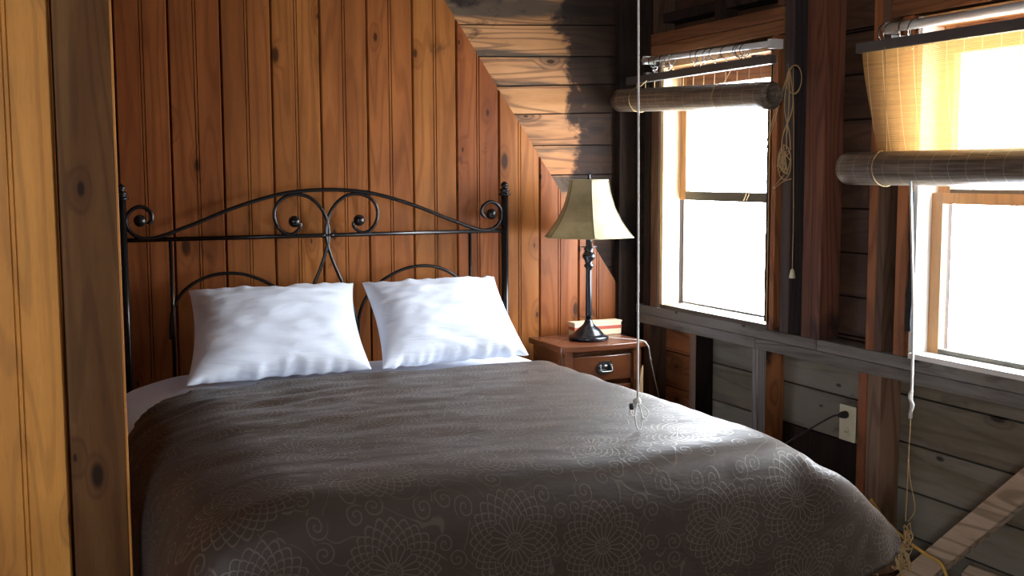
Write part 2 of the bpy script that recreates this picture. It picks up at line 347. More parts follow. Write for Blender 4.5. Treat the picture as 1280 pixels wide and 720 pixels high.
# ------------------------------------------------------------------ setting
XW = 2.258           # inner faces of the studs of the window wall
XS = 2.348           # inner face of its sheathing
def diag(x): return .800 + (x-2.213)*-1.469
# tongue and groove panelling: profile extruded upwards, cut along the roof slope
def panel(mb, edges, ybase, x_end, zt, side=-1, mi=0, bead=True, x_start=-9):
    for a, b in zip(edges[:-1], edges[1:]):
        tone = random.random(); c = (a+b)/2
        prof = [(a+.0012, .015), (a+.0022, .006), (a+.0065, 0)]
        if bead: prof += [(c-.0075, 0), (c-.0055, .005), (c-.0035, 0), (c+.0035, 0), (c+.0055, .005), (c+.0075, 0)]
        prof += [(b-.0065, 0), (b-.0022, .006), (b-.0012, .015)]
        prof = [(min(x, x_end), d) for x, d in prof if x <= x_end or x-x_end < .1]
        # densify so that the cut edge stays straight
        v = []; f = []
        for (x, d) in prof: v += [(x, ybase+d, 0), (x, ybase+d, zt(x))]
        for i in range(len(prof)-1): f.append((2*i, 2*i+2, 2*i+3, 2*i+1))
        mb.add(v, f, tone, mi)
        # top edge back to the board's rear face
        tv = []; tf = []
        for (x, d) in prof: tv += [(x, ybase+d, zt(x)), (x, ybase+.018, zt(x))]
        for i in range(len(prof)-1): tf.append((2*i, 2*i+2, 2*i+3, 2*i+1))
        mb.add(tv, tf, tone, mi)
mb = MB(); P0 = .0025; PW = .19660
edges = [P0 + PW*k for k in range(-14, 13)]
panel(mb, edges, 0, XW, lambda x: max(.5, min(2.6, diag(x))))
mb.build('wall_back', M['pine'], kind='structure')

# horizontal boards beyond the slope
mb = MB(); seams = [(1.25, 2.13, 2.19), (1.406,2.006,2.041), (1.501,1.875,1.902), (1.583,1.751,1.779), (1.667,1.632,1.649), (1.749,1.497,1.503), (1.848,1.366,1.369), (1.95,1.225,1.230), (2.0,1.085,1.090), (2.05,.938,.944), (2.1,.80,.805), (2.1,.66,.66)]
def sz(s, x):
    x0, za, zb = s; return za + (zb-za)*(x-x0)/(2.176-x0)
ZT = [lambda x: 2.62, lambda x: 2.46, lambda x: 2.30] + [lambda x, s=s: sz(s, x) for s in seams]
for a, b in zip(ZT[:-1], ZT[1:]):
    t = random.random(); x0, x1 = .9, 2.40; g = .0028
    mb.add([(x0,.030,b(x0)+g),(x1,.030,b(x1)+g),(x1,.030,a(x1)-g),(x0,.030,a(x0)-g),(x0,.055,b(x0)+g),(x1,.055,b(x1)+g),(x1,.055,a(x1)-g),(x0,.055,a(x0)-g)],
           [(0,1,2,3),(3,2,6,7),(0,4,5,1)], t)
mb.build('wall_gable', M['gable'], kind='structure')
MB().box(-3., 2.40, .06, .09, 0, 2.7).build('wall_outer_back', M['stud_dark'], kind='structure')

# window wall sheathing: rows of horizontal boards round the openings
WIN = [(-.995, -.195), (-2.62, -1.765)]
WZ = (.79, 1.86)
mb = MB()
rowsA = [.0, .08, .24, .402, .563, .72]; rowsB = [.0, .147, .300, .461, .624, .72]
up = [.72, .775] + [.931+.1565*k for k in range(0, 11)]
def row(z0, z1, ya, yb, mi):
    g = .0035; tone = random.random()
    segs = [(ya, yb)]
    for (w0, w1) in WIN:
        if z1 > WZ[0]+.001 and z0 < WZ[1]-.001:
            ns = []
            for s0, s1 in segs:
                if w1 <= s0 or w0 >= s1: ns.append((s0, s1)); continue
                if w0 > s0: ns.append((s0, w0))
                if w1 < s1: ns.append((w1, s1))
            segs = ns
    for s0, s1 in segs:
        if z0 < WZ[0] < z1: pass
        mb.box(XS, XS+.022, s0, s1, z0+g, z1-g, tone, mi)
for a, b in zip(rowsA[:-1], rowsA[1:]):
    row(a, b, -.49, .03, 2); row(a, b, -.96, -.49, 1); row(a, b, -1.57, -.96, 3 if b < .41 else 1)
for a, b in zip(rowsB[:-1], rowsB[1:]): row(a, b, -6.4, -1.57, 1)
for a, b in zip(up[:-1], up[1:]):
    # rows are cut exactly at the sill and the head
    cuts = sorted({a, b, *[z for z in WZ if a < z < b]})
    for c, d in zip(cuts[:-1], cuts[1:]): row(c, d, -6.4, .03, 0)
mb.build('wall_right', [M['sheath_up'], M['sheath_low'], M['sheath_red'], M['stud_dark']], kind='structure')
# outer cladding that closes the seams
mb = MB(); ys = sorted([.1, -6.45] + [y for w in WIN for y in w])
for a, b in zip(ys[:-1], ys[1:]):
    inw = any(abs(a-w[0]) < 1e-6 for w in WIN)
    for z0, z1 in (((-.05, WZ[0]), (WZ[1], 2.7)) if inw else ((-.05, 2.7),)): mb.box(XS+.03, XS+.06, a, b, z0, z1)
mb.build('wall_outer_right', M['stud_dark'], kind='structure')

# plates, studs, headers
ntrim = [0]
def boxvf(x0, x1, y0, y1, z0, z1):
    v = [(x, y, z) for x in (x0, x1) for y in (y0, y1) for z in (z0, z1)]
    return v, [(0,1,3,2),(4,6,7,5),(0,4,5,1),(2,3,7,6),(0,2,6,4),(1,5,7,3)]
def trim2(y0, y1, z0, z1, front, rest):
    ntrim[0] += 1; mb = MB(); v, f = boxvf(XW, XS-.002, y0, y1, z0, z1); t_ = random.random()
    mb.add(v, f[:1], t_, 0); mb.add(v, f[1:], t_, 1)
    return mb.build('trim_%d' % ntrim[0], [front, rest], kind='structure', bevel=.002)
def trim(y0, y1, z0, z1, mat, x0=XW, x1=XS-.002, bevel=.002):
    ntrim[0] += 1
    return MB().box(x0, x1, y0, y1, z0, z1).build('trim_%d' % ntrim[0], mat, kind='structure', bevel=bevel)
trim(-.03, -1.30, .7325, .772, M['plate'], XW-.006)
trim(-1.302, -6.38, .7325, .772, M['plate'], XW-.006)
trim(-.03, -.93, .688, .7305, M['plate'], XW-.002)
trim(-.932, -6.38, .688, .7305, M['plate'], XW-.002)
Z0, ZM, ZU, ZC = 0.0, .688, .772, 2.58
for y0, y1, mt in ((-.145,-.09,'stud_brown'), (-.953,-.914,'stud_grey'), (-1.556,-1.516,'stud_orange'), (-2.62,-2.57,'stud_grey'), (-3.1,-3.05,'stud_orange'), (-3.6,-3.55,'stud_grey'), (-4.2,-4.15,'stud_brown'), (-5.0,-4.95,'stud_brown')):
    trim(y0, y1, Z0, ZM, M[mt])
trim2(-.52, -.472, Z0, ZM, M['brace_dull'], M['stud_dark']); trim2(-1.626, -1.562, Z0, ZM, M['brace_dull'], M['stud_brown2'])
trim2(-1.001, -.958, Z0, ZM, M['stud_grey'], M['stud_orange'])
for y0, y1, z1, mt in ((-.135,-.085,ZC,'stud_dark'), (-.205,-.145,1.884,'stud_brown'), (-1.040,-1.000,1.884,'stud_orange'), (-1.130,-1.078,ZC,'stud_plum'),
                   (-1.256,-1.205,ZC,'stud_red'), (-1.307,-1.258,ZC,'stud_red'), (-1.585,-1.545,ZC,'stud_orange'), (-1.620,-1.587,ZC,'stud_brown'),
                   (-1.722,-1.675,1.868,'stud_orange'), (-2.70,-2.65,ZC,'stud_red'), (-3.3,-3.25,ZC,'stud_red'), (-4.25,-4.2,ZC,'stud_red'), (-5.2,-5.15,ZC,'stud_brown')):
    trim(y0, y1, ZU, z1, M[mt])
trim(-1.072, -.137, 1.885, 1.935, M['header'], XW-.002)
trim(-1.072, -.137, 1.937, 1.985, M['header'], XW-.002)
trim(-1.072, -1.030, 1.987, ZC, M['stud_brown']); trim(-.66, -.62, 1.987, ZC, M['stud_dark']); trim(-.19, -.15, 1.987, ZC, M['stud_brown'])
trim(-.61, -.20, 2.03, 2.07, M['stud_dark'], XW+.02); trim(-1.02, -.67, 2.03, 2.07, M['stud_dark'], XW+.02)
trim(-2.645, -1.625, 1.87, 1.925, M['header'], XW-.002); trim(-2.645, -1.625, 1.927, 1.98, M['header'], XW-.002)
# corner post, flat against the gable boards
ntrim[0] += 1
MB().box(2.168, 2.256, -.018, .028, 0, ZC).build('trim_%d' % ntrim[0], M['stud_dark'], kind='structure', bevel=.002)
# let-in brace, rising towards the camera
ang = math.atan2(.415, .40)
ntrim[0] += 1
def slant(name, y0, z0, y1, z1, w, xa, xb, mat, kind='structure', **k):
    d = Vector((0, y1-y0, z1-z0)).normalized(); n = Vector((0, -d.z, d.y))*w/2
    a = Vector((0, y0, z0)); b = Vector((0, y1, z1)); q = [a-n, b-n, b+n, a+n]
    return MB().prism([(p.y, p.z) for p in q], 0, xa, xb).build(name, mat, kind=kind, bevel=.002, **k)
slant('trim_%d' % ntrim[0], -1.775, .005, -2.44, .665, .075, 2.205, 2.250, M['brace'])

ntrim[0] += 1          # loose pale board end low on the wall
MB().prism([(-1.93,.0),(-1.925,.05),(-1.94,.075),(-1.93,.10),(-1.96,.135),(-2.6,.142),(-2.6,.0)], 0, XS-.018, XS-.001).build('trim_%d' % ntrim[0], M['brace'], kind='structure', bevel=.001)
# windows
def window(idx, y0, y1, jl, sash_up=True, low_sash=False, jambmat='jamb'):
    z0, z1 = WZ; mb = MB(); t = .022
    # y1 is the far (left in the picture) jamb, y0 the near one
    mb.box(XW, XS+.05 if low_sash else 2.346, y1, y1+t, z0, z1, .5, 0)
    mb.box(XW, XS+.05, y0-t+.004, y0, z0, z1, .5, 1)
    mb.box(XW, XS+.05, y0, y1, z1-.03, z1, .4, 1)
    mb.add(*boxvf(XW-.012 if idx == 2 else XW, XS+.08, y0-.01, y1+.01, z0-.018, z0), .6, 2)
    w = mb.build('window_%d' % idx, [M[jl], M['sash'], M['jamb_white'] if idx == 2 else M['sash_grey']], kind='structure', bevel=.0015)
    # upper sash
    xs = 2.318; s = MB(); st = .046
    ztop, zb = z1-.03, (1.255 if idx != 2 else 1.28)
    s.box(xs+.028, xs+.054, y1-st, y1, zb, ztop, .3, 0); s.box(xs+.028, xs+.054, y0, y0+st, zb, ztop, .6, 0)
    s.box(xs+.028, xs+.054, y0+st, y1-st, ztop-.086, ztop, .4, 1); s.box(xs+.028, xs+.054, y0+st, y1-st, zb, zb+.038, .7, 2)
    so = s.build('upper_sash', [M['sash'], M['header'], M['sash_grey']], w, bevel=.0015)
    MB().box(xs+.040, xs+.043, y0+st-.004, y1-st+.004, zb+.034, ztop-.066, .5).build('pane', M['glass'], so)
    if low_sash:
        s = MB(); zt = 1.305
        s.box(xs, xs+.026, y1-st, y1, z0, zt, .3, 0); s.box(xs, xs+.026, y0, y0+st, z0, zt, .6, 0)
        s.box(xs, xs+.026, y0+st, y1-st, zt-.034, zt, .4, 0); s.box(xs, xs+.026, y0+st, y1-st, z0, z0+.016, .7, 2)
        so = s.build('lower_sash', [M['sash'], M['header'], M['sash_grey']], w, bevel=.0015)
        MB().box(xs+.011, xs+.014, y0+st-.004, y1-st+.004, z0+.013, zt-.03, .5).build('pane', M['glass'], so)
    else:   # the lower half has only a storm pane with thin frame set outside
        s = MB(); xo = XS+.052; fr = .005
        s.box(xo, xo+.012, y1+.044, y1+.05, z0, 1.26, .3); s.box(xo, xo+.012, y0, y0+fr, z0, 1.26, .6); s.box(xo, xo+.012, y0+fr, y1+.044, z0, z0+fr, .4)
        so = s.build('storm_frame', M['jamb_white'], w)
        MB().box(xo+.004, xo+.007, y0+fr-.003, y1+.047, z0+fr-.003, 1.26, .5).build('pane', M['glass'], so)
    return w
w1 = window(1, -.995, -.245, 'cream_wood')
w2 = window(2, -2.62, -1.765, 'jamb_white', low_sash=True)
# torn weather strips hanging in the openings
def ragged(name, x, y, zs, wid, parent, seed):
    rnd = random.Random(seed); L = []; R = []
    for z in zs:
        L.append((y+rnd.uniform(-.002,.002)+wid(z)*.5, z)); R.append((y-wid(z)*.5+rnd.uniform(-.004,.004), z))
    mb = MB(); n = len(zs)
    v = [(x, p[0], p[1]) for p in L]+[(x, p[0], p[1]) for p in R]+[(x+.006, p[0], p[1]) for p in L]+[(x+.006, p[0], p[1]) for p in R]
    f = []
    for i in range(n-1):
        f += [(i, i+1, n+i+1, n+i), (2*n+i, 3*n+i, 3*n+i+1, 2*n+i+1), (i, 2*n+i, 2*n+i+1, i+1), (n+i, n+i+1, 3*n+i+1, 3*n+i)]
    f += [(0, n, 3*n, 2*n), (n-1, 3*n-1, 4*n-1, 2*n-1)]
    mb.add(v, f); return mb.build(name, M['felt'], parent)
ragged('weather_strip', XW+.004, -.985, [.80+.03*k for k in range(29)], lambda z: .016, w1, 3)
ragged('weather_strip', XW-.012, -1.752, [.86+.03*k for k in range(16)], lambda z: .026 if z < 1.0 else .012, w2, 5)

# partition left of the bed, nearer the camera
mb = MB(); JX = -.283
pe = [JX-PW*k for k in range(14, -1, -1)]
panel(mb, pe, -1.60, 9, lambda x: 2.6, mi=0)
mb.add(*boxvf(pe[0], JX, -1.582, -1.50, 0, 2.6), .3, 0)
mb.build('wall_partition', [M['pine_light']], kind='structure')
mb = MB(); mb.box(JX+.006, -.150, -1.604, -1.50, 0, 2.6, .35)
mb.build('trim_partition_board', M['pine_corner'], kind='structure', bevel=.003)
MB().box(-.1495, -.143, -1.603, -1.52, 0, 2.6, .4).build('trim_corner_bead', M['pine_light'], kind='structure', bevel=.002)

# remaining shell
mb = MB()
for k in range(40): mb.box(-3.05+.14*k, -3.05+.14*k+.1365, -6.5, .05, -.03, 0)
mb.build('floor', M['floor'], kind='structure')
mb = MB()
for k in range(46): mb.box(-3.05, 2.5, -6.5+.145*k, -6.5+.145*k+.142, 2.6, 2.63)
mb.build('ceiling', M['sheath_up'], kind='structure')
FILL_WIN = (-2.9, -1.7, .8, 2.1)      # unseen window added behind the camera for fill light: along, along, z, z
mb = MB(); e2 = [-3.1+.2*k for k in range(29)]
for a, b in zip(e2[:-1], e2[1:]):
    if a > FILL_WIN[0]-.05 and b < FILL_WIN[1]+.05:
        mb.box(a, b-.003, -6.5, -6.46, 0, FILL_WIN[2]); mb.box(a, b-.003, -6.5, -6.46, FILL_WIN[3], 2.6)
    else: mb.box(a, b-.003, -6.5, -6.46, 0, 2.6)
mb.build('wall_front', M['pine_light'], kind='structure')
mb = MB()
for k in range(33):
    a = -6.5+.2*k; b = a+.197
    mb.box(-3.1, -3.06, a, b, 0, 2.6)
mb.build('wall_left', M['pine'], kind='structure')
def fill_window(idx, along, o):
    a, b, z0, z1 = o; mb = MB(); t = .05
    def bx(p, q, c, d, e, f): mb.box(p, q, c, d, e, f, .5) if along == 'x' else mb.box(c, d, p, q, e, f, .5)
    c, d = ((-6.52, -6.44) if along == 'x' else (-3.12, -3.04)); m_ = (a+b)/2
    for p, q in ((a, a+t), (b-t, b), (m_-t/2, m_+t/2)): bx(p, q, c, d, z0, z1)
    bx(a, b, c-.01, d+.01, z0-.03, z0+t); bx(a, b, c, d, z1-t, z1)
    w_ = mb.build('window_%d' % idx, M['sash'], kind='structure')
    q = MB()
    if along == 'x': q.box(a+t, b-t, c+.03, c+.034, z0+t, z1-t, .5)
    else: q.box(c+.03, c+.034, a+t, b-t, z0+t, z1-t, .5)
    q.build('pane', M['glass'], w_)
fill_window(3, 'x', FILL_WIN)  # unseen window, added to let fill light into the room

# ------------------------------------------------------------------ bed
bed = thing('bed', (.78, -1.1, 0), 'queen bed with a dark scrolled metal headboard against the pine wall', 'bed')
YH = -.09
def hp(px, py):
    """headboard tracing -> metres on the headboard plane (fitted once)"""
    C = (-.400411, -4.494130, 1.368228); F = 1400.
    f = (.41050149, .90629499, -.10058789); r = (.91075894, -.41292277, -.0035982); u = (.04479606, .09013425, .99492167)
    a = (px-640)/F; b = -(py-360)/F
    d = [f[i]+r[i]*a+u[i]*b for i in range(3)]; t = (YH-C[1])/d[1]
    return (C[0]+t*d[0], YH, C[2]+t*d[2])
CX = .781
def mirror(ps): return [(2*CX-p[0], p[1], p[2]) for p in ps]
for sx_, xx in ((0, .001), (1, 1.561)):
    p = MB(); p.tube([(xx,YH,0),(xx,YH,1.285)], .0165, 20, smooth_pts=False)
    po = p.build('headboard_post', M['iron'], bed)
    q = MB(); q.lathe([(.017,0),(.026,.003),(.027,.008),(.019,.013),(.017,.017),(.022,.021),(.023,.027),(.015,.032),(.012,.037),(.016,.042),(.0165,.048),(.011,.056),(.004,.061),(0,.062)], (xx,YH,1.279), 24)
    q.build('finial', M['iron'], po)
rail = MB(); rail.tube([(.001,YH,1.129),(1.561,YH,1.130)], .0085, 12, smooth_pts=False); rail.build('headboard_rail', M['iron'], bed)
rail = MB(); rail.tube([(.001,YH,.46),(1.561,YH,.46)], .0105, 12, smooth_pts=False); rail.build('headboard_rail', M['iron'], bed)
top = [(185,280.5),(190,274),(187.5,264.5),(176,258.5),(164,263),(157.6,274),(160.6,286.5),(172,296.3),(188,298.3),(206,294),(226,286.3),(248,278),(284,263),(320,250.7),(351.7,242.3),(378,238.6)]
T = [hp(*p) for p in top]; L = T + [(CX-.0, YH, T[-1][2]+.004)] + mirror(T)[::-1]
MB().tube(L, .0078, 12).build('headboard_arch', M['iron'], bed)
heart = [(375,279),(375.5,283),(372,288.5),(364,293),(353.5,290),(345.5,280),(342.8,268),(346,256),(355,247),(368.5,243),(384,245.5),(397,255),(406,268.5),(410.2,283),(410.8,298),(407,316),(400,337),(391,359),(384,376),(378,398),(376,420)]
H = [hp(*p) for p in heart]
for q in (H, mirror(H)):
    MB().tube(q, .0072, 12).build('headboard_scroll', M['iron'], bed)
arc = [(214,424),(214,402),(217,384),(225,369.5),(237.6,357.3),(252,349),(268,343.7),(286,341.5),(306.6,343.3),(327,350),(343,358.5),(356,369),(366,382),(373,400),(375,424)]
A = [hp(*p) for p in arc]
for q in (A, mirror(A)): MB().tube(q, .0068, 12).build('headboard_hoop', M['iron'], bed)
for c in ((174.8,276), (368,277)):
    c3 = hp(*c)
    for cc in (c3, mirror([c3])[0]): MB().ball(cc, .0235).build('headboard_ball', M['iron'], bed)
for xx in (.172, 1.399): MB().tube([(xx,YH,.46),(xx,YH,1.129)], .0075, 10, smooth_pts=False).build('headboard_spindle', M['iron'], bed)
for xx in (CX-.018, CX+.018): MB().ball((xx, YH, 1.129), .0105, 12).build('headboard_collar', M['iron'], bed)
# steel side frame and feet
mb = MB(); mb.box(.02,1.54,-2.06,-.11,.16,.19); mb.build('bed_frame', M['iron'], bed)
for xx in (.12, 1.44):
    for yy in (-.5, -1.9): MB().lathe([(.022,0),(.02,.02),(.015,.03),(.015,.16)], (xx,yy,0), 16).build('leg', M['iron'], bed)
BX0, BX1, BY0, BY1, BZ = -.105, 1.56, -2.15, -.27, .635
def rbox_mesh(x0,x1,y0,y1,z0,z1,r,n=7):
    mb = MB(); 
    bm = bmesh.new(); bmesh.ops.create_cube(bm, size=1.)
    for v in bm.verts: v.co = Vector(((x0+x1)/2+v.co.x*(x1-x0), (y0+y1)/2+v.co.y*(y1-y0), (z0+z1)/2+v.co.z*(z1-z0)))
    bmesh.ops.bevel(bm, geom=bm.edges[:], offset=r, segments=n, profile=.5, affect='EDGES')
    bm.verts.index_update(); mb.add([tuple(v.co) for v in bm.verts], [tuple(v.index for v in f.verts) for f in bm.faces], .5, 0, True); bm.free(); return mb
rbox_mesh(BX0+.08,BX1-.02,BY0+.02,BY1,.192,.40,.03,3).build('box_spring', M['cotton'], bed)
rbox_mesh(BX0+.17,BX1-.02,BY0+.02,BY1-.006,.402,BZ-.012,.10).build('mattress', M['cotton'], bed)

# --- cloth solver (position based), for the cover and the sheet
def drape(X, hx, hy, steps=200, iters=10, seed=0, thick=0., bend=.2, stiff=.12, rbox=(BX0,BX1,BY0,BY1,BZ,.105), pin=None, fric=.55):
    ny, nx = X.shape[:2]; P = X.copy(); V = np.zeros_like(P); dt = 1/60.
    dg = math.hypot(hx, hy)
    sets = []
    def S(di, dj, L, k):
        # split into independent colourings
        for par in range(2):
            if di and not dj:
                for q in range(1):
                    ii = np.arange(par if di == 1 else 0, ny-di, 2*1 if di == 1 else 1)
                    if di == 2: ii = np.array([i for i in range(ny-2) if (i//2) % 2 == par])
                    sets.append((np.ix_(ii, np.arange(nx)), np.ix_(ii+di, np.arange(nx)), L, k))
            elif dj and not di:
                jj = np.arange(par, nx-1, 2) if dj == 1 else np.array([j for j in range(nx-2) if (j//2) % 2 == par])
                sets.append((np.ix_(np.arange(ny), jj), np.ix_(np.arange(ny), jj+dj), L, k))
            else:
                ii = np.arange(par, ny-1, 2)
                if dj > 0: sets.append((np.ix_(ii, np.arange(0, nx-1)), np.ix_(ii+1, np.arange(1, nx)), L, k))
                else: sets.append((np.ix_(ii, np.arange(1, nx)), np.ix_(ii+1, np.arange(0, nx-1)), L, k))
    S(1,0,hy,1.); S(0,1,hx,1.); S(1,1,dg,.45); S(1,-1,dg,.45); S(2,0,2*hy,bend); S(0,2,2*hx,bend)
    for sp_ in (5,):
        for par in range(2):
            ii = np.array([i for i in range(ny-sp_) if (i//sp_) % 2 == par]); jj = np.array([j for j in range(nx-sp_) if (j//sp_) % 2 == par])
            sets.append((np.ix_(ii, np.arange(nx)), np.ix_(ii+sp_, np.arange(nx)), sp_*hy, stiff)); sets.append((np.ix_(np.arange(ny), jj), np.ix_(np.arange(ny), jj+sp_), sp_*hx, stiff))
    x0,x1,y0,y1,zt,r = rbox; c0 = np.array([(x0+x1)/2,(y0+y1)/2,zt-.6]); hb = np.array([(x1-x0)/2-r,(y1-y0)/2-r,.6-r]); R = r+thick
    def collide(P, Q):
        d = P-c0; cl = np.clip(d, -hb, hb); w = d-cl; ln = np.linalg.norm(w, axis=-1, keepdims=True)
        ins = (ln[...,0] < R)
        inner = ln[...,0] < 1e-6
        nrm = w/np.maximum(ln, 1e-6)
        if inner.any(): nrm[inner] = np.array([0,0,1.])
        tgt = c0+cl+nrm*R
        P2 = np.where(ins[...,None], tgt, P)
        # friction
        mv = P2-Q; tn = mv-nrm*(mv*nrm).sum(-1, keepdims=True)
        P2 = np.where(ins[...,None], P2-tn*fric, P2)
        P2[...,2] = np.maximum(P2[...,2], .006)
        return P2
    for s in range(steps):
        Q = P.copy(); V[...,2] -= 9.8*dt; V *= .965; P = P+V*dt
        for it in range(iters):
            for A_, B_, L_, k in sets:
                a = P[A_]; b = P[B_]; d = b-a; l = np.sqrt((d*d).sum(-1, keepdims=True)); q = d*((l-L_)/np.maximum(l, 1e-9)*.5*k)
                P[A_] = a+q; P[B_] = b-q
            if pin is not None:
                k_ = min(1., s/60.); P[pin[0]] = X[pin[0]]*(1-k_)+pin[1][pin[0]]*k_
            if it % 3 == 2 or it == iters-1: P = collide(P, Q)
        V = (P-Q)/dt
        sp = np.linalg.norm(V, axis=-1, keepdims=True); V = np.where(sp > 2.5, V*2.5/sp, V)
    return P
def cloth_obj(name, P, UV, mat, thick=.004, sub=1, **k):
    ny, nx = P.shape[:2]; v = P.reshape(-1, 3).tolist()
    f = [(j*nx+i, j*nx+i+1, (j+1)*nx+i+1, (j+1)*nx+i) for j in range(ny-1) for i in range(nx-1)]
    me = bpy.data.meshes.new(name); me.from_pydata(v, [], f); me.update()
    uvl = me.uv_layers.new(name='UVMap'); U = UV.reshape(-1, 2)
    li = np.empty(len(me.loops), int); me.loops.foreach_get('vertex_index', li)
    uvl.data.foreach_set('uv', U[li].ravel().tolist())
    me.materials.append(mat); me.polygons.foreach_set('use_smooth', [True]*len(me.polygons))
    o = bpy.data.objects.new(name, me); COL.objects.link(o)
    if sub: s = o.modifiers.new('sub', 'SUBSURF'); s.levels = sub; s.render_levels = sub
    if thick: s = o.modifiers.new('solid', 'SOLIDIFY'); s.thickness = thick; s.offset = -1
    return tag(o, **k)
rng = np.random.RandomState(4)
# bed cover
def droop(x): return .085*max(0., min(1., (.19-x)/.30))**1.6      # the padding thins out towards the left edge
nx, ny = 112, 98; xa, xb = -.58, BX1+.33; drop = 2.16+.40
u = np.linspace(xa, xb, nx); v = np.linspace(0, 1, ny)
UU, VV = np.meshgrid(u, v)
def sstep(x, a, b):
    t = np.clip((x-a)/(b-a), 0, 1); return t*t*(3-2*t)
hem = hem0 = -.68
hem0 = -.47
YY = hem + (-drop-hem)*VV
hx_ = (xb-xa)/(nx-1); hy_ = (drop+hem0)/(ny-1)
# keep rest lengths of the average column; the slanted hem is cut from the cloth
YR = hem0 + (-drop-hem0)*VV
X = np.stack([UU, YR, np.full_like(UU, BZ+.03)], -1)
nzv = np.array([[noise.noise(Vector((a*3.1, b*3.1, 1.7)))*.5+noise.noise(Vector((a*9., b*5., 4.)))*.3 for a in u] for b in np.linspace(hem0, -drop, ny)])
X[..., 2] += .02*nzv
X[..., 0] = (X[...,0]-CX)*.992+CX
pm = np.zeros(X.shape[:2], bool)
RA = np.array([1.600, -2.165, .590]); ridge = []
for q in range(1, 25):
    s_ = q/24.; gx = BX1+.01+(xb-BX1-.01)*s_; gy = -2.16+(-drop+2.16)*s_
    ii = int(round((gx-xa)/hx_)); jj = int(round((hem0-gy)/hy_)); ii = min(ii, nx-1); jj = min(jj, ny-1)
    if (jj, ii) not in [r_[:2] for r_ in ridge]: ridge.append((jj, ii, s_))
for jj, ii, s_ in ridge: pm[jj, ii] = True
tip = np.array([1.915, -2.08, .272])
RT = X.copy()
for jj, ii, s_ in ridge: RT[jj, ii] = RA+(tip-RA)*s_+np.array([.012, -.004, .030])*math.sin(PI*s_)
PC = drape(X, hx_, hy_, steps=150, iters=10, thick=.004, pin=(pm, RT))
for _ in range(3):
    L_ = PC.copy(); L_[1:-1, 1:-1] = .25*(PC[:-2, 1:-1]+PC[2:, 1:-1]+PC[1:-1, :-2]+PC[1:-1, 2:]); PC = PC*.5+L_*.5
# soft wrinkles pressed into the top
for j in range(ny):
    for i in range(nx):
        p = PC[j, i]; a, b = UU[j, i], YR[j, i]
        w = noise.noise(Vector((a*1.6+3, b*7.5+.9*math.sin(a*3), .3)))
        w2 = noise.noise(Vector((a*4.0, b*14.0+a*2, 2.3)))
        k = 1.0 if p[2] > BZ-.05 else .3
        left = math.exp(-((a-.35)/.45)**2-((b+.9)/.5)**2)
        p[2] = max(.01, p[2]-droop(p[0]))
        p[2] += k*(.0075*w+.0035*w2+left*.016*noise.noise(Vector((a*5+b*3, b*16-a*5, 7.))))+.016*k
CUT = 22
# trim the cover's head end on the left (it is pulled down there)
cover_pts = PC; cover_uv = np.stack([UU, YR], -1)
cover = cloth_obj('bedspread', cover_pts, cover_uv, M['jacquard'], .005, 1,
    label='dark brown satin bedspread with chrysanthemum jacquard, draped over the bed', cat='bedspread')
# drop faces ahead of the slanted hem
me = cover.data; bm = bmesh.new(); bm.from_mesh(me); uvl = bm.loops.layers.uv.active
kill = []
for f in bm.faces:
    uu = sum(l[uvl].uv.x for l in f.loops)/4; vv = sum(l[uvl].uv.y for l in f.loops)/4
    s = lambda t: (lambda q: q*q*(3-2*q))(max(0, min(1, t)))
    h = -.68 - .03*s((-uu+.5)/.4) - .20*s((-uu+.12)/.26)
    if vv > h+.012: kill.append(f)
bmesh.ops.delete(bm, geom=kill, context='FACES'); bm.to_mesh(me); bm.free()

# fitted sheet over the mattress head
nx2, ny2 = 84, 46
u2 = np.linspace(-.36, 1.85, nx2); v2 = np.linspace(-.275, -1.30, ny2); U2, V2 = np.meshgrid(u2, v2)
Z2 = np.empty_like(U2); X2 = U2.copy(); r = .105
for j in range(ny2):
    for i in range(nx2):
        a = U2[j, i]; zt = BZ+.002
        for side, xe in ((-1, BX0), (1, BX1)):
            pass
        if a < BX0+r:
            s_ = BX0+r-a; an = min(s_/r, PI/2); rest = max(0, s_-r*PI/2)
            X2[j,i] = BX0+r-math.sin(an)*(r+.002); Z2[j,i] = zt-r+math.cos(an)*r-rest
        elif a > BX1-r:
            s_ = a-BX1+r; an = min(s_/r, PI/2); rest = max(0, s_-r*PI/2)
            X2[j,i] = BX1-r+math.sin(an)*(r+.002); Z2[j,i] = zt-r+math.cos(an)*r-rest
        else: Z2[j,i] = zt
        Z2[j,i] -= droop(X2[j,i])
        Z2[j,i] += .003*noise.noise(Vector((a*6, V2[j,i]*14, 3.)))
cloth_obj('bed_sheet', np.stack([X2, V2, Z2], -1), np.stack([U2, V2], -1), M['cotton'], 0, 1,
    label='white fitted sheet showing at the head end of the mattress beside the pillows', cat='sheet')

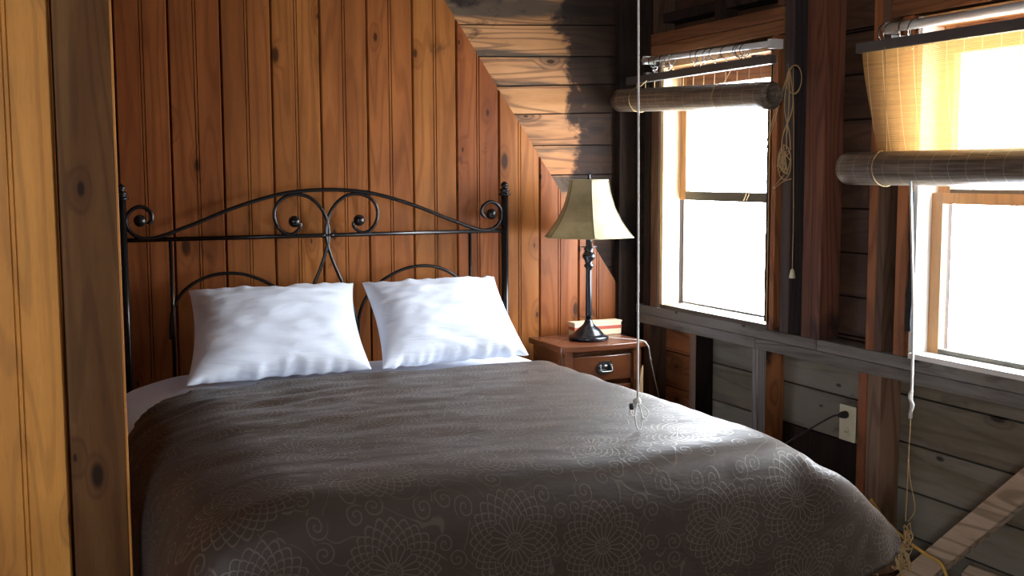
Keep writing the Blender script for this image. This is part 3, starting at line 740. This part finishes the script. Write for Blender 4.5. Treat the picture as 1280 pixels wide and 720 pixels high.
# pillows
def pillow(name, bl, br, tl, tr, T, seed, label, lean, ears=(1,1,1,1), grp=None):
    n = 46; m_ = 34; bl, br, tl, tr = map(Vector, (bl, br, tl, tr)); mb = MB()
    nrm = (br-bl).cross(tl-bl).normalized()          # faces the camera side
    vs = []
    for sgn in (1, -1):
        g = []
        for j in range(m_+1):
            for i in range(n+1):
                a = i/n; b = j/m_; aa = 2*a-1; bb = 2*b-1
                # pinched edges between the corners
                pa = a + (.5-a)*.085*(1-bb*bb)**1.0*abs(aa)**3
                pb = b + (.5-b)*.17*(1-aa*aa)*abs(bb)**3
                p = bl*(1-pa)*(1-pb)+br*pa*(1-pb)+tl*(1-pa)*pb+tr*pa*pb
                e = max(0, (1-abs(aa)**2.6))*max(0, (1-abs(bb)**2.3))
                h = T*(e**.52)
                cr_ = noise.noise(Vector((aa*2.2+seed, bb*9+aa*1.5, seed)))*.010 + noise.noise(Vector((aa*3.5+seed, bb*20+aa*4, seed+3)))*.004
                edge = (abs(bb)**6)*noise.noise(Vector((aa*9+seed, bb, seed)))*.022*(1-aa**6)
                h += cr_*min(1, e*3)
                p = p + nrm*(h*sgn) + (tl-bl).normalized()*edge + nrm*edge*.6
                g.append(tuple(p))
        vs.append(g)
    k = n+1
    for sgn, g in ((1, vs[0]), (-1, vs[1])):
        f = []
        for j in range(m_):
            for i in range(n):
                q = (j*k+i, j*k+i+1, (j+1)*k+i+1, (j+1)*k+i); f.append(q if sgn > 0 else q[::-1])
        mb.add(g, f, .5, 0, True)
    o = mb.build(name, M['cotton'], label=label, cat='pillow', group=grp)
    # seam along the rim
    s = o.modifiers.new('sub', 'SUBSURF'); s.levels = 1; s.render_levels = 1
    return o
pillow('pillow', (.120,-.700,.668), (.790,-.655,.668), (.212,-.190,.945), (.865,-.175,.945), .085, 1.3,
       'white pillow on the left of the bed, leaning on the headboard, partly in shadow', 0)
pillow('pillow', (.815,-.665,.668), (1.430,-.625,.671), (.885,-.190,.945), (1.480,-.165,.945), .085, 5.9,
       'white pillow on the right of the bed, next to the nightstand, brightly lit', 0)

# ------------------------------------------------------------------ nightstand
NX0, NX1, NYB, NYF, NZ = 1.683, 2.098, -.065, -.385, .655
ns = thing('nightstand', ((NX0+NX1)/2, (NYB+NYF)/2, 0), 'cherry wood bow-front nightstand between the bed and the corner', 'nightstand')
def bow(x0, x1, yb, yf, d, n=14):
    p = [(x0, yb), (x0, yf)]
    for i in range(1, n): t = i/n; p.append((x0+(x1-x0)*t, yf-d*(1-(2*t-1)**2)))
    return p+[(x1, yf), (x1, yb)]
MB().prism(bow(NX0, NX1, NYB, NYF, .020), 2, NZ-.026, NZ, .5).build('tabletop', M['cherry'], ns, bevel=.004)
b = MB(); b.box(NX0+.022, NX1-.026, NYB-.006, NYF+.035, .06, NZ-.0265, .4); b.build('body', M['cherry'], ns, bevel=.002)
for k, (za, zb) in enumerate(((.497,.605), (.355,.475), (.205,.333), (.075,.183))):
    d = MB(); d.prism(bow(NX0+.047, NX1-.050, NYF+.036, NYF+.020, .020), 2, za, zb, .6)
    do = d.build('drawer', M['cherry'], ns, bevel=.004)
    yc = NYF+.020-.0205; xc = (NX0+NX1)/2; zc = (za+zb)/2+.004
    h = MB(); w_, hh_ = .036, .026
    oct_ = [(xc-w_, zc-hh_*.45), (xc-w_*.72, zc-hh_), (xc+w_*.72, zc-hh_), (xc+w_, zc-hh_*.45), (xc+w_, zc+hh_*.45), (xc+w_*.72, zc+hh_), (xc-w_*.72, zc+hh_), (xc-w_, zc+hh_*.45)]
    h.prism(oct_, 1, yc-.004, yc+.002); 
    for sx2 in (-1, 1): h.ball((xc+sx2*.026, yc-.008, zc+.008), .0065, 12)
    h.tube([(xc-.026,yc-.010,zc+.008),(xc-.027,yc-.018,zc-.008),(xc-.018,yc-.021,zc-.015),(xc+.018,yc-.021,zc-.015),(xc+.027,yc-.018,zc-.008),(xc+.026,yc-.010,zc+.008)], .0032, 8, sub=4)
    h.ball((xc, yc-.004, zc+.002), .013, 14, sc=(1.1,.4,.8))
    ho = h.build('handle', M['pewter'], do); ho['label'] = 'pewter bail handle with octagonal plate'
for xx in (NX0+.022, NX1-.062):
    MB().box(xx, xx+.036, NYF+.004, NYF+.034, 0, NZ-.0265, .7).build('front_stile', M['cherry'], ns, bevel=.002)
for xx in (NX0+.024, NX1-.056): MB().box(xx, xx+.03, NYB-.036, NYB-.006, 0, .0595, .7).build('leg', M['cherry'], ns, bevel=.002)
# pale strip added to imitate a patch of light on its front corner
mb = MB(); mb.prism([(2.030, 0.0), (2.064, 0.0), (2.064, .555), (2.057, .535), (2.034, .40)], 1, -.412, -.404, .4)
mb.build('light_patch_strip', M['cream_wood'], label='thin pale strip with pointed tip, imitating a patch of light on the nightstand corner', cat='light patch')
# small striped box behind the lamp
BXa = thing('striped_box', (1.99, -.125, NZ), 'small cream box with a red band behind the lamp base', 'box')
b = MB(); b.box(1.872, 2.108, -.146, -.088, NZ+.0005, NZ+.056, .5); b.build('box_body', M['cream'], BXa, bevel=.002)
b = MB(); b.box(1.8712, 2.1088, -.1468, -.0872, NZ+.026, NZ+.041, .5); b.build('red_band', M['redband'], BXa)
b = MB(); b.box(1.869, 2.111, -.149, -.085, NZ+.0565, NZ+.062, .5); b.build('lid', M['cream'], BXa, bevel=.001)

# ------------------------------------------------------------------ table lamp
LX, LY = 1.888, -.245
lamp = thing('table_lamp', (LX, LY, NZ), 'table lamp with black metal stem and parchment bell shade on nightstand', 'lamp')
MB().lathe([(.080,.0005),(.086,.004),(.087,.012),(.084,.018),(.074,.021),(.066,.027),(.055,.040),(.043,.052),(.032,.060),(.022,.070),(.017,.082),(.0145,.09),(0,.09)], (LX,LY,NZ), 40).build('base', M['lampmetal'], lamp)
p = MB(); p.lathe([(.0145,.088),(.0135,.12),(.0125,.30),(.0135,.312),(.020,.318),(.0215,.324),(.015,.332),(.019,.345),(.0275,.358),(.029,.366),(.024,.376),(.017,.384),(.021,.392),(.0215,.398),(.014,.404),(.0135,.44),(.0135,.52),(0,.52)], (LX,LY,NZ), 28)
p.build('stem', M['lampmetal'], lamp)
MB().tube([(LX-.036,LY,NZ+.404),(LX+.034,LY-.006,NZ+.404)], .0022, 8, smooth_pts=False).build('switch', M['lampmetal'], lamp)
# six panelled bell shade
SB, ST = NZ+.448, NZ+.690
def shade_r(t):   # t 0 bottom .. 1 top : bell
    return .196*float(np.interp(t, [0,.11,.28,.5,.76,1], [1,.887,.734,.593,.485,.43]))
NS_ = 6; rot0 = .152
def sp(t, a):
    seg = 2*PI/NS_; k = ((a-rot0) % seg)/seg
    # straight between the ribs, slightly bowed
    rp = shade_r(t)*math.cos(seg/2)/math.cos((k-.5)*seg); rp = (rp*.7+shade_r(t)*.3)*1.04
    return (LX+rp*math.cos(a), LY+rp*math.sin(a), SB+(ST-SB)*t-.004*math.cos((k-.5)*seg*1.0)*(1-t)*0)
sh = MB(); nt, na = 18, NS_*6; vs = []
for i in range(nt+1):
    for j in range(na): vs.append(sp(i/nt, rot0+2*PI*j/na))
for pnl in range(NS_):
    f = []
    for i in range(nt):
        for j in range(pnl*6, pnl*6+6): a_ = i*na+j; b_ = i*na+(j+1) % na; f.append((a_, b_, b_+na, a_+na))
    sh.add(vs, f, .5, 0, True)
so = sh.build('lamp_shade', M['shade'], lamp)
so.data.polygons.foreach_set('use_smooth', [False]*len(so.data.polygons))
s = so.modifiers.new('solid', 'SOLIDIFY'); s.thickness = .0015
for k in range(NS_):
    a = rot0+2*PI*k/NS_
    MB().tube([sp(i/10, a) for i in range(11)], .0022, 6, sub=2).build('seam', M['piping'], so)
for t in (0, 1): MB().tube([sp(t, rot0+2*PI*j/48) for j in range(48)], .0028, 6, closed=True, sub=1).build('rim', M['shade'], so)
hp_ = MB()
for sg in (-1, 1): hp_.tube([(LX, LY, NZ+.50), (LX+sg*.045, LY, NZ+.54), (LX+sg*.052, LY, NZ+.62), (LX+sg*.02, LY, NZ+.685), (LX, LY, NZ+.692)], .0022, 6)
hp_.lathe([(.006,.692),(.008,.697),(.005,.703),(.007,.709),(.003,.716),(0,.718)], (LX,LY,NZ), 12)
for k in range(4):
    a = rot0+PI/2*k; hp_.tube([(LX,LY,NZ+.690), sp(1, a)], .0015, 6, smooth_pts=False)
hp_.build('harp', M['lampmetal'], lamp)
MB().ball((LX, LY, NZ+.565), .03, 18, sc=(1,1,1.25)).build('light_bulb', M['white_paint'], lamp)
cp = [(LX+.08,LY-.01,NZ+.006),(LX+.115,LY-.05,NZ+.005),(LX+.15,LY-.10,NZ+.005),(LX+.178,LY-.135,NZ+.004),(LX+.198,LY-.145,NZ-.004),(LX+.215,LY-.147,NZ-.03),(LX+.232,LY-.13,NZ-.07),(LX+.29,LY-.075,NZ-.18),(LX+.345,LY-.02,.385),(LX+.36,LY+.0,.34)]
MB().tube(cp, .0024, 8).build('lamp_cord', M['cord_white'], lamp)

# ------------------------------------------------------------------ electric outlet and the cord in it
ol = thing('electrical_outlet', (2.252, -1.474, .437), 'ivory two-socket outlet on the wall below the plate', 'outlet')
MB().box(2.250, 2.256, -1.514, -1.434, .437, .563, .5).build('cover_plate', M['plastic'], ol, bevel=.002)
MB().box(2.2562, 2.3475, -1.505, -1.443, .450, .550, .5).build('junction_box', M['grey_rail'], ol)
for z in (.532, .468):
    s = MB(); s.lathe([(.0165,0),(.0165,.0025),(.015,.0035),(0,.0035)], (2.2468,-1.474,z), 20, axis=0)
    so_ = s.build('socket', M['plastic'], ol)
    if z < .5:
        q = MB(); q.box(2.2460, 2.2467, -1.4805, -1.4785, z-.002, z+.007); q.box(2.2460, 2.2467, -1.4695, -1.4675, z-.002, z+.007); q.build('slot', M['black'], so_)
pc = thing('power_cord', (2.24, -1.47, .53), 'black cord plugged into the upper socket of the ivory outlet', 'power cord')
q = MB(); q.lathe([(.013,0),(.014,-.008),(.011,-.022),(.006,-.034),(.004,-.036)], (2.2462,-1.474,.532), 16, axis=0); q.build('plug', M['black'], pc)
MB().tube([(2.212,-1.474,.532),(2.20,-1.465,.530),(2.185,-1.42,.50),(2.17,-1.34,.445),(2.15,-1.25,.38),(2.12,-1.15,.30),(2.08,-1.05,.18),(2.02,-.98,.05),(1.98,-.9,.008)], .0032, 8).build('cable', M['black'], pc)

# ------------------------------------------------------------------ curtain rods and rings
def rod(xx, y0, z0, y1, z1, r, label):
    t = thing('curtain_rod', (xx, (y0+y1)/2, (z0+z1)/2), label, 'curtain rod')
    MB().tube([(xx,y0,z0),(xx,y1,z1)], r, 16, smooth_pts=False).build('rod', M['white_paint'], t)
    for (y, z) in ((y0-.012, z0), (y1+.012, z1)):
        MB().box(xx-.008, XW-.0025, y-.010, y+.010, z-.018, z+.018, .5).build('bracket', M['white_paint'], t, bevel=.002)
    return t
rod(2.205, -.160, 1.868, -1.075, 1.846, .0115, 'white curtain rod above the left window')
rod(2.215, -1.645, 1.832, -2.64, 1.828, .0150, 'thick white curtain rod above the right window')
def ring(R, wire, clip, hm='chrome'):
    t = bpy.data.objects.new('curtain_ring', None); COL.objects.link(t)
    q = MB(); q.tube([(R*math.cos(a), 0, R*math.sin(a)) for a in [2*PI*k/24 for k in range(24)]], wire, 8, closed=True, sub=1)
    q.build('hoop', M[hm], t)
    c = MB(); c.tube([(0,0,-R),(.004,0,-R-.006),(.002,.004,-R-.013),(-.004,.004,-R-.011),(-.005,0,-R-.018),(.003,-.003,-R-.022),(.007,0,-R-.016)], wire*.9, 6, sub=3)
    c.build('clip', M['chrome'], t)
    return t
def dup(root):
    r_ = root.copy(); COL.objects.link(r_)
    for ch in list(root.children):
        c = ch.copy(); COL.objects.link(c); c.parent = r_
    return r_
r1 = ring(.0235, .0019, True, 'pewter'); r1['category'] = 'curtain ring'; r1['group'] = 'rings on the rod of the left window'
ys1 = [-.235,-.275,-.325,-.375,-.395,-.555,-.602,-.648,-.700,-.780,-.862,-.880,-.905]
for k, y in enumerate(ys1):
    o = r1 if k == 0 else dup(r1); z = 1.868+(1.846-1.868)*(y+.160)/(-.915)
    o.location = (2.205, y, z-.0120); o.rotation_euler = (random.uniform(-.28,.28), 0, PI/2*0+random.uniform(-.35,.35))
    near = 'far cluster by the corner' if k < 5 else ('middle cluster' if k < 10 else 'near cluster')
    o['label'] = 'thin metal clip ring on the left window rod, %s' % near
    o['group'] = 'left window rod rings, ' + near
r2 = ring(.0355, .0028, True); r2['category'] = 'curtain ring'
labs = ['large metal curtain ring at the very end of the right window rod', 'large metal curtain ring close beside the end ring, right window rod', 'large metal curtain ring third from the end of the right window rod', 'large metal curtain ring fourth from the end, nearest the glass, right window rod']
for k, y in enumerate((-1.698, -1.716, -1.772, -1.812)):
    o = r2 if k == 0 else dup(r2); o.location = (2.215, y+.042, 1.832-.0200); o.rotation_euler = (random.uniform(-.15,.15), 0, random.uniform(-.3,.3)); o['label'] = labs[k]; o['group'] = 'rings on the rod of the right window'

# ------------------------------------------------------------------ bamboo blinds
def uvmesh(name, rows, UVr, mat, parent, smooth=True):
    ny, nx = len(rows), len(rows[0]); v = [tuple(p) for r_ in rows for p in r_]
    f = [(j*nx+i, j*nx+i+1, (j+1)*nx+i+1, (j+1)*nx+i) for j in range(ny-1) for i in range(nx-1)]
    me = bpy.data.meshes.new(name); me.from_pydata(v, [], f); me.update(); uvl = me.uv_layers.new(name='UVMap')
    fl = [q for r_ in UVr for q in r_]
    for l in me.loops: uvl.data[l.index].uv = fl[l.vertex_index]
    me.materials.append(mat); me.polygons.foreach_set('use_smooth', [smooth]*len(me.polygons))
    o = bpy.data.objects.new(name, me); COL.objects.link(o); o.parent = parent
    o.matrix_parent_inverse = Matrix.Translation(parent.location).inverted(); return o
def blind(y0, y1, rail_z, roll_x, za, zb, R, rail_x, label, rail_y0, rail_y1, sh0, sh1, reeds=True):
    t = thing('bamboo_blind', (rail_x, (y0+y1)/2, rail_z), label, 'blind')
    MB().prism([(rail_x-.014, rail_z-.014), (rail_x+.014, rail_z-.014), (rail_x+.014, rail_z+.016), (rail_x-.014, rail_z+.016)], 1, rail_y1, rail_y0, .5)
    q = MB(); q.box(rail_x-.012, rail_x+.014, rail_y1, rail_y0, rail_z-.016, rail_z+.016, .5); q.build('headrail', M['grey_rail'], t, bevel=.002)
    for y in (rail_y0-.12, rail_y1+.14):
        if rail_x+.016 < XW-.004: MB().box(rail_x+.0145, XW-.0025, y-.012, y+.012, rail_z-.006, rail_z+.030, .5).build('bracket', M['grey_rail'], t)
    # hanging sheet from headrail to the roll
    top = rail_z-.015; rows = []; U = []; nr = 26; nc = 40
    for j in range(nr+1):
        s = j/nr; r_ = []; uu = []
        for i in range(nc+1):
            a = i/nc; ya = sh0[0]+(sh1[0]-sh0[0])*s; yb = sh0[1]+(sh1[1]-sh0[1])*s; y = ya+(yb-ya)*a
            zr = za+(zb-za)*((y-y0)/(y1-y0)); z = top+(zr-top)*s
            x = rail_x+(roll_x+R*.985-rail_x)*(s**1.6) + .004*math.sin(a*9+s*3)*math.sin(PI*s)
            r_.append((x, y, z)); uu.append((y, z-za*1.))
        rows.append(r_); U.append(uu)
    if reeds: uvmesh('bamboo_sheet', rows, U, M['bamboo'], t)
    else:       # rolled right up: only the warp threads span the gap
        for k in range(14):
            q = MB(); y = y0-.06+(y1-y0+.12)*k/13; zr = za+(zb-za)*((y-y0)/(y1-y0)); q.tube([(rail_x, y, top+.004), (roll_x+R*.9, y, zr+R*.4)], .0016, 6, smooth_pts=False); q.build('warp_thread', M['cord_tan'], t)
    # spiral roll
    pts = []; turns = 6.25; n = int(turns*28)
    for k in range(n+1):
        q_ = k/n; a = 2*PI*turns*q_; rr_ = .012+(R-.012)*(q_**.8); pts.append((rr_*math.cos(a-2*PI*turns), rr_*math.sin(a-2*PI*turns)))
    L_ = [0]
    for a, b in zip(pts[:-1], pts[1:]): L_.append(L_[-1]+math.dist(a, b))
    rows = []; U = []; nc = 24; wob = [random.uniform(-.006, .006) for _ in range(n+1)]
    for k, (dx, dz) in enumerate(pts):
        r_ = []; uu = []
        for i in range(nc+1):
            a = i/nc; y = y0+(y1-y0)*a
            if i == 0: y += .012*math.sin(k*.05+1)
            if i == nc: y += .010*math.sin(k*.043)
            zr = za+(zb-za)*a; r_.append((roll_x+dx, y, zr+dz)); uu.append((y, L_[k]))
        rows.append(r_); U.append(uu)
    o = uvmesh('bamboo_roll', rows, U, M['bamboo_roll'], t)
    s = o.modifiers.new('solid', 'SOLIDIFY'); s.thickness = .0022; s.offset = 0
    # cords looped round the roll
    for y in (y0-.17*(1 if y0 > y1 else -1), y1+.30):
        zr = za+(zb-za)*((y-y0)/(y1-y0)); loop = []
        for k in range(14):
            a = PI*(.05+.0)+k/13*PI*1.3+PI*.45; loop.append((roll_x+(R+.003)*math.cos(a), y, zr+(R+.003)*math.sin(a)))
        cd = [(rail_x-.014, y, rail_z-.01)] + loop
        MB().tube(cd, .0014, 6, sub=3).build('lift_cord', M['cord_tan'], t)
    return t
blind(-.052, -1.150, 1.787, 2.150, 1.700, 1.652, .052, 2.200, 'rolled-up bamboo blind across the top of the left window', -.035, -1.085, (-.08,-1.12), (-.08,-1.12), False)
blind(-1.555, -2.72, 1.772, 2.160, 1.386, 1.384, .0555, 2.154, 'bamboo blind half lowered over the right window with a thick roll', -1.590, -2.70, (-1.608,-2.69), (-1.645,-2.69))

# ------------------------------------------------------------------ cords
def rwalk(c, R, n, seed, sc=(1,1,1)):
    r_ = random.Random(seed); out = []
    for k in range(n):
        a = r_.uniform(0, 2*PI); e = r_.uniform(.45, 1)
        out.append((c[0]+R*e*sc[0]*r_.uniform(-1,1), c[1]+R*e*sc[1]*math.cos(a), c[2]+R*e*sc[2]*math.sin(a)))
    return out
# long white pull cord hanging from the ceiling in front of the lamp
px_, py_ = 1.179, -1.85
t = thing('pull_cord', (px_, py_, .72), 'long white pull cord hanging from the ceiling to the bed, knotted at its end', 'cord')
MB().tube([(px_-.012,py_,2.6),(px_-.009,py_,2.0),(px_-.003,py_,1.3),(px_,py_,.745)], .0030, 8).build('string', M['cord_white'], t)
k = MB(); k.ball((px_,py_,.742), .010, 12, sc=(1,1,1.1)); k.tube(rwalk((px_-.004,py_,.737), .011, 12, 5), .0022, 6, sub=4); k.build('knot', M['cord_white'], t)
for k_, (dx, w_, hgt) in enumerate(((0.0, .012, .075), (.018, .012, .045), (-.018, .009, .035))):
    l = [(px_,py_,.738),(px_+dx+w_,py_-.004,.738-hgt*.55),(px_+dx+w_*.4,py_-.006,.738-hgt*.98),(px_+dx-w_*.5,py_-.006,.738-hgt*.9),(px_+dx-w_*.7,py_,.738-hgt*.45)]
    MB().tube(l, .0020, 6, closed=True).build('loop', M['cord_white'], t)
MB().lathe([(.005,0),(.007,.004),(.007,.014),(.004,.018)], (px_-.024,py_-.008,.722), 12).build('cord_weight', M['black'], t)

# coil of twine hung on a nail between the windows
hx0, hy0, hz0 = 2.238, -1.150, 1.755
t = thing('twine_coil', (hx0, hy0, hz0), 'coil of tan twine hung on a nail on the stud between the windows', 'twine')
MB().tube([(XW+.01, hy0, hz0-.008), (hx0-.012, hy0, hz0), (hx0-.02, hy0, hz0+.012)], .0022, 6).build('nail', M['pewter'], t)
for dd, R1, R2 in ((0,.038,.052), (.004,.043,.050)):
    MB().tube([(hx0-.012-dd, hy0-.030+R1*math.cos(2*PI*q/16), hz0-.048+R2*math.sin(2*PI*q/16)) for q in range(16)], .0017, 6, closed=True, sub=2).build('loop', M['cord_tan'], t)
for a, b, sag in ((0, .0, .0), (.008, -.015, .01), (-.006, .02, -.01)):
    MB().tube([(hx0-.014, hy0+a*.3, hz0-.004), (hx0-.012, hy0+a*2+sag, hz0-.14), (hx0-.010, hy0+.012+b, hz0-.24), (hx0-.010, hy0+.012+b*1.5, hz0-.30)], .0022, 6).build('strand', M['cord_tan'], t)
bun = MB(); bun.tube(rwalk((hx0-.014, hy0+.018, hz0-.345), .060, 40, 11, (.12,.62,1.1)), .0016, 6, sub=6)
bun.tube([(hx0-.014, hy0+.018+.038*math.cos(2*PI*q/12), hz0-.345+.062*math.sin(2*PI*q/12)) for q in range(12)], .0018, 6, closed=True)
bun.tube([(hx0-.014, hy0+.018, hz0-.39), (hx0-.02, hy0+.070, hz0-.44), (hx0-.016, hy0+.02, hz0-.415), (hx0-.014, hy0-.025, hz0-.405)], .0018, 6)
bun.build('bundle', M['cord_tan'], t)
for a in (0, .012):
    MB().tube([(hx0-.014, hy0, hz0-.01), (hx0-.014, hy0+.07+a, hz0-.17), (hx0-.012, hy0+.155+a, hz0-.34), (hx0-.012, hy0+.25+a*1.5, hz0-.49)], .0019, 6).build('slack_cord', M['cord_tan'], t)
# blind cord with tassel
t = thing('blind_cord', (2.236, -1.185, 1.0), 'thin blind cord with a small ivory tassel hanging beside the twine coil', 'cord')
MB().tube([(2.240,-1.152,1.752),(2.238,-1.165,1.5),(2.237,-1.175,1.2),(2.236,-1.176,1.012)], .0016, 6).build('string', M['cord_tan'], t)
MB().lathe([(.004,.024),(.0075,.018),(.0115,-.004),(.0115,-.010),(0,-.010)], (2.236,-1.176,.995), 8).build('tassel', M['plastic'], t)
# cord at the right window, with a tangle at its foot
cx_, cy_ = 2.13, -1.895
t = thing('window_cord', (cx_, cy_, .2), 'thick white cord hanging at the right window, ending in a tangle of tan twine', 'cord')
MB().tube([(2.10,-1.895,1.345),(cx_-.012,cy_,1.1),(cx_,cy_,.9),(cx_,cy_-.003,.615)], lambda s: .0044, 8).build('white_cord', M['cord_white'], t)
MB().tube([(cx_,cy_-.003,.70),(cx_-.004,cy_+.001,.68),(cx_+.003,cy_-.005,.655),(cx_,cy_,.63),(cx_,cy_,.612)], .0056, 8).build('wrapped_end', M['cord_white'], t)
MB().tube([(cx_,cy_-.002,.615),(cx_,cy_+.002,.5),(cx_,cy_+.003,.38),(cx_,cy_+.006,.285)], .0019, 6).build('twine', M['cord_tan'], t)
MB().tube([(cx_,cy_+.002,.48),(cx_,cy_-.008,.42),(cx_,cy_-.030,.35),(cx_,cy_-.028,.32),(cx_,cy_-.004,.285)], .0015, 6).build('twine', M['cord_tan'], t)
q = MB()
q.tube(rwalk((cx_,cy_-.004,.235), .045, 34, 21, (.5,.55,1.0)), .0017, 6, sub=6)
q.tube(rwalk((cx_,cy_+.010,.155), .052, 44, 22, (.5,.65,1.1)), .0017, 6, sub=6)
q.tube(rwalk((cx_,cy_+.012,.06), .05, 34, 25, (.5,.5,1.0)), .0017, 6, sub=6)
q.build('tangle', M['cord_tan'], t)
MB().tube([(2.16,-1.70,.30),(2.17,-1.76,.245),(2.175,-1.85,.205),(2.175,-1.93,.185),(2.18,-1.99,.172),(2.185,-2.02,.12),(2.18,-2.06,.05),(2.17,-2.10,.006)], .0052, 8).build('yellow_rope', M['cord_yellow'],
    label='stiff yellow rope running behind the tangle of twine by the bed corner', cat='rope')

# ------------------------------------------------------------------ light
w = bpy.data.worlds.new('sky'); scene.world = w; w.use_nodes = True; nt_ = w.node_tree; nt_.nodes.clear()
bg = nt_.nodes.new('ShaderNodeBackground'); ou = nt_.nodes.new('ShaderNodeOutputWorld'); nt_.links.new(bg.outputs[0], ou.inputs[0])
tcw = nt_.nodes.new('ShaderNodeTexCoord'); nz = nt_.nodes.new('ShaderNodeTexNoise'); nz.inputs['Scale'].default_value = 2.5
nt_.links.new(tcw.outputs['Generated'], nz.inputs['Vector'])
rp = nt_.nodes.new('ShaderNodeValToRGB'); rp.color_ramp.elements[0].position = .3; rp.color_ramp.elements[0].color = (.78,.88,1,1)
rp.color_ramp.elements[1].position = .7; rp.color_ramp.elements[1].color = (.93,.97,1,1)
nt_.links.new(nz.outputs['Fac'], rp.inputs[0]); nt_.links.new(rp.outputs[0], bg.inputs[0]); bg.inputs[1].default_value = 31.
for (y0, y1) in WIN:
    l = bpy.data.lights.new('window_portal', 'AREA'); l.shape = 'RECTANGLE'; l.size = 1.10; l.size_y = y1-y0+.05
    l.cycles.is_portal = True
    o = bpy.data.objects.new('window_portal', l); COL.objects.link(o); o.location = (XS+.12, (y0+y1)/2, (WZ[0]+WZ[1])/2)
    o.rotation_euler = (0, PI/2, 0)

for loc_, rot_, sx2, sy2 in (((-2.3, -6.56, 1.45), (PI/2, 0, 0), 1.25, 1.35),):  # portal of the added fill window
    l = bpy.data.lights.new('window_portal', 'AREA'); l.shape = 'RECTANGLE'; l.size = sx2; l.size_y = sy2; l.cycles.is_portal = True
    o = bpy.data.objects.new('window_portal', l); COL.objects.link(o); o.location = loc_; o.rotation_euler = rot_

# ------------------------------------------------------------------ camera
cam = bpy.data.cameras.new('camera'); co = bpy.data.objects.new('camera', cam); COL.objects.link(co)
cam.sensor_width = 36; cam.sensor_fit = 'HORIZONTAL'; cam.lens = 1400/1280*36; cam.clip_start = .02
f = Vector((.41050149,.90629499,-.10058789)); r_ = Vector((.91075894,-.41292277,-.0035982)); u_ = Vector((.04479606,.09013425,.99492167))
mt = Matrix((r_, u_, -f)).transposed().to_4x4(); mt.translation = Vector((-.40041093,-4.49413028,1.36822798)); co.matrix_world = mt
scene.camera = co
vs_ = scene.view_settings; vs_.view_transform = 'Standard'; vs_.look = 'None'; vs_.exposure = .22; vs_.gamma = 1.; vs_.use_curve_mapping = False
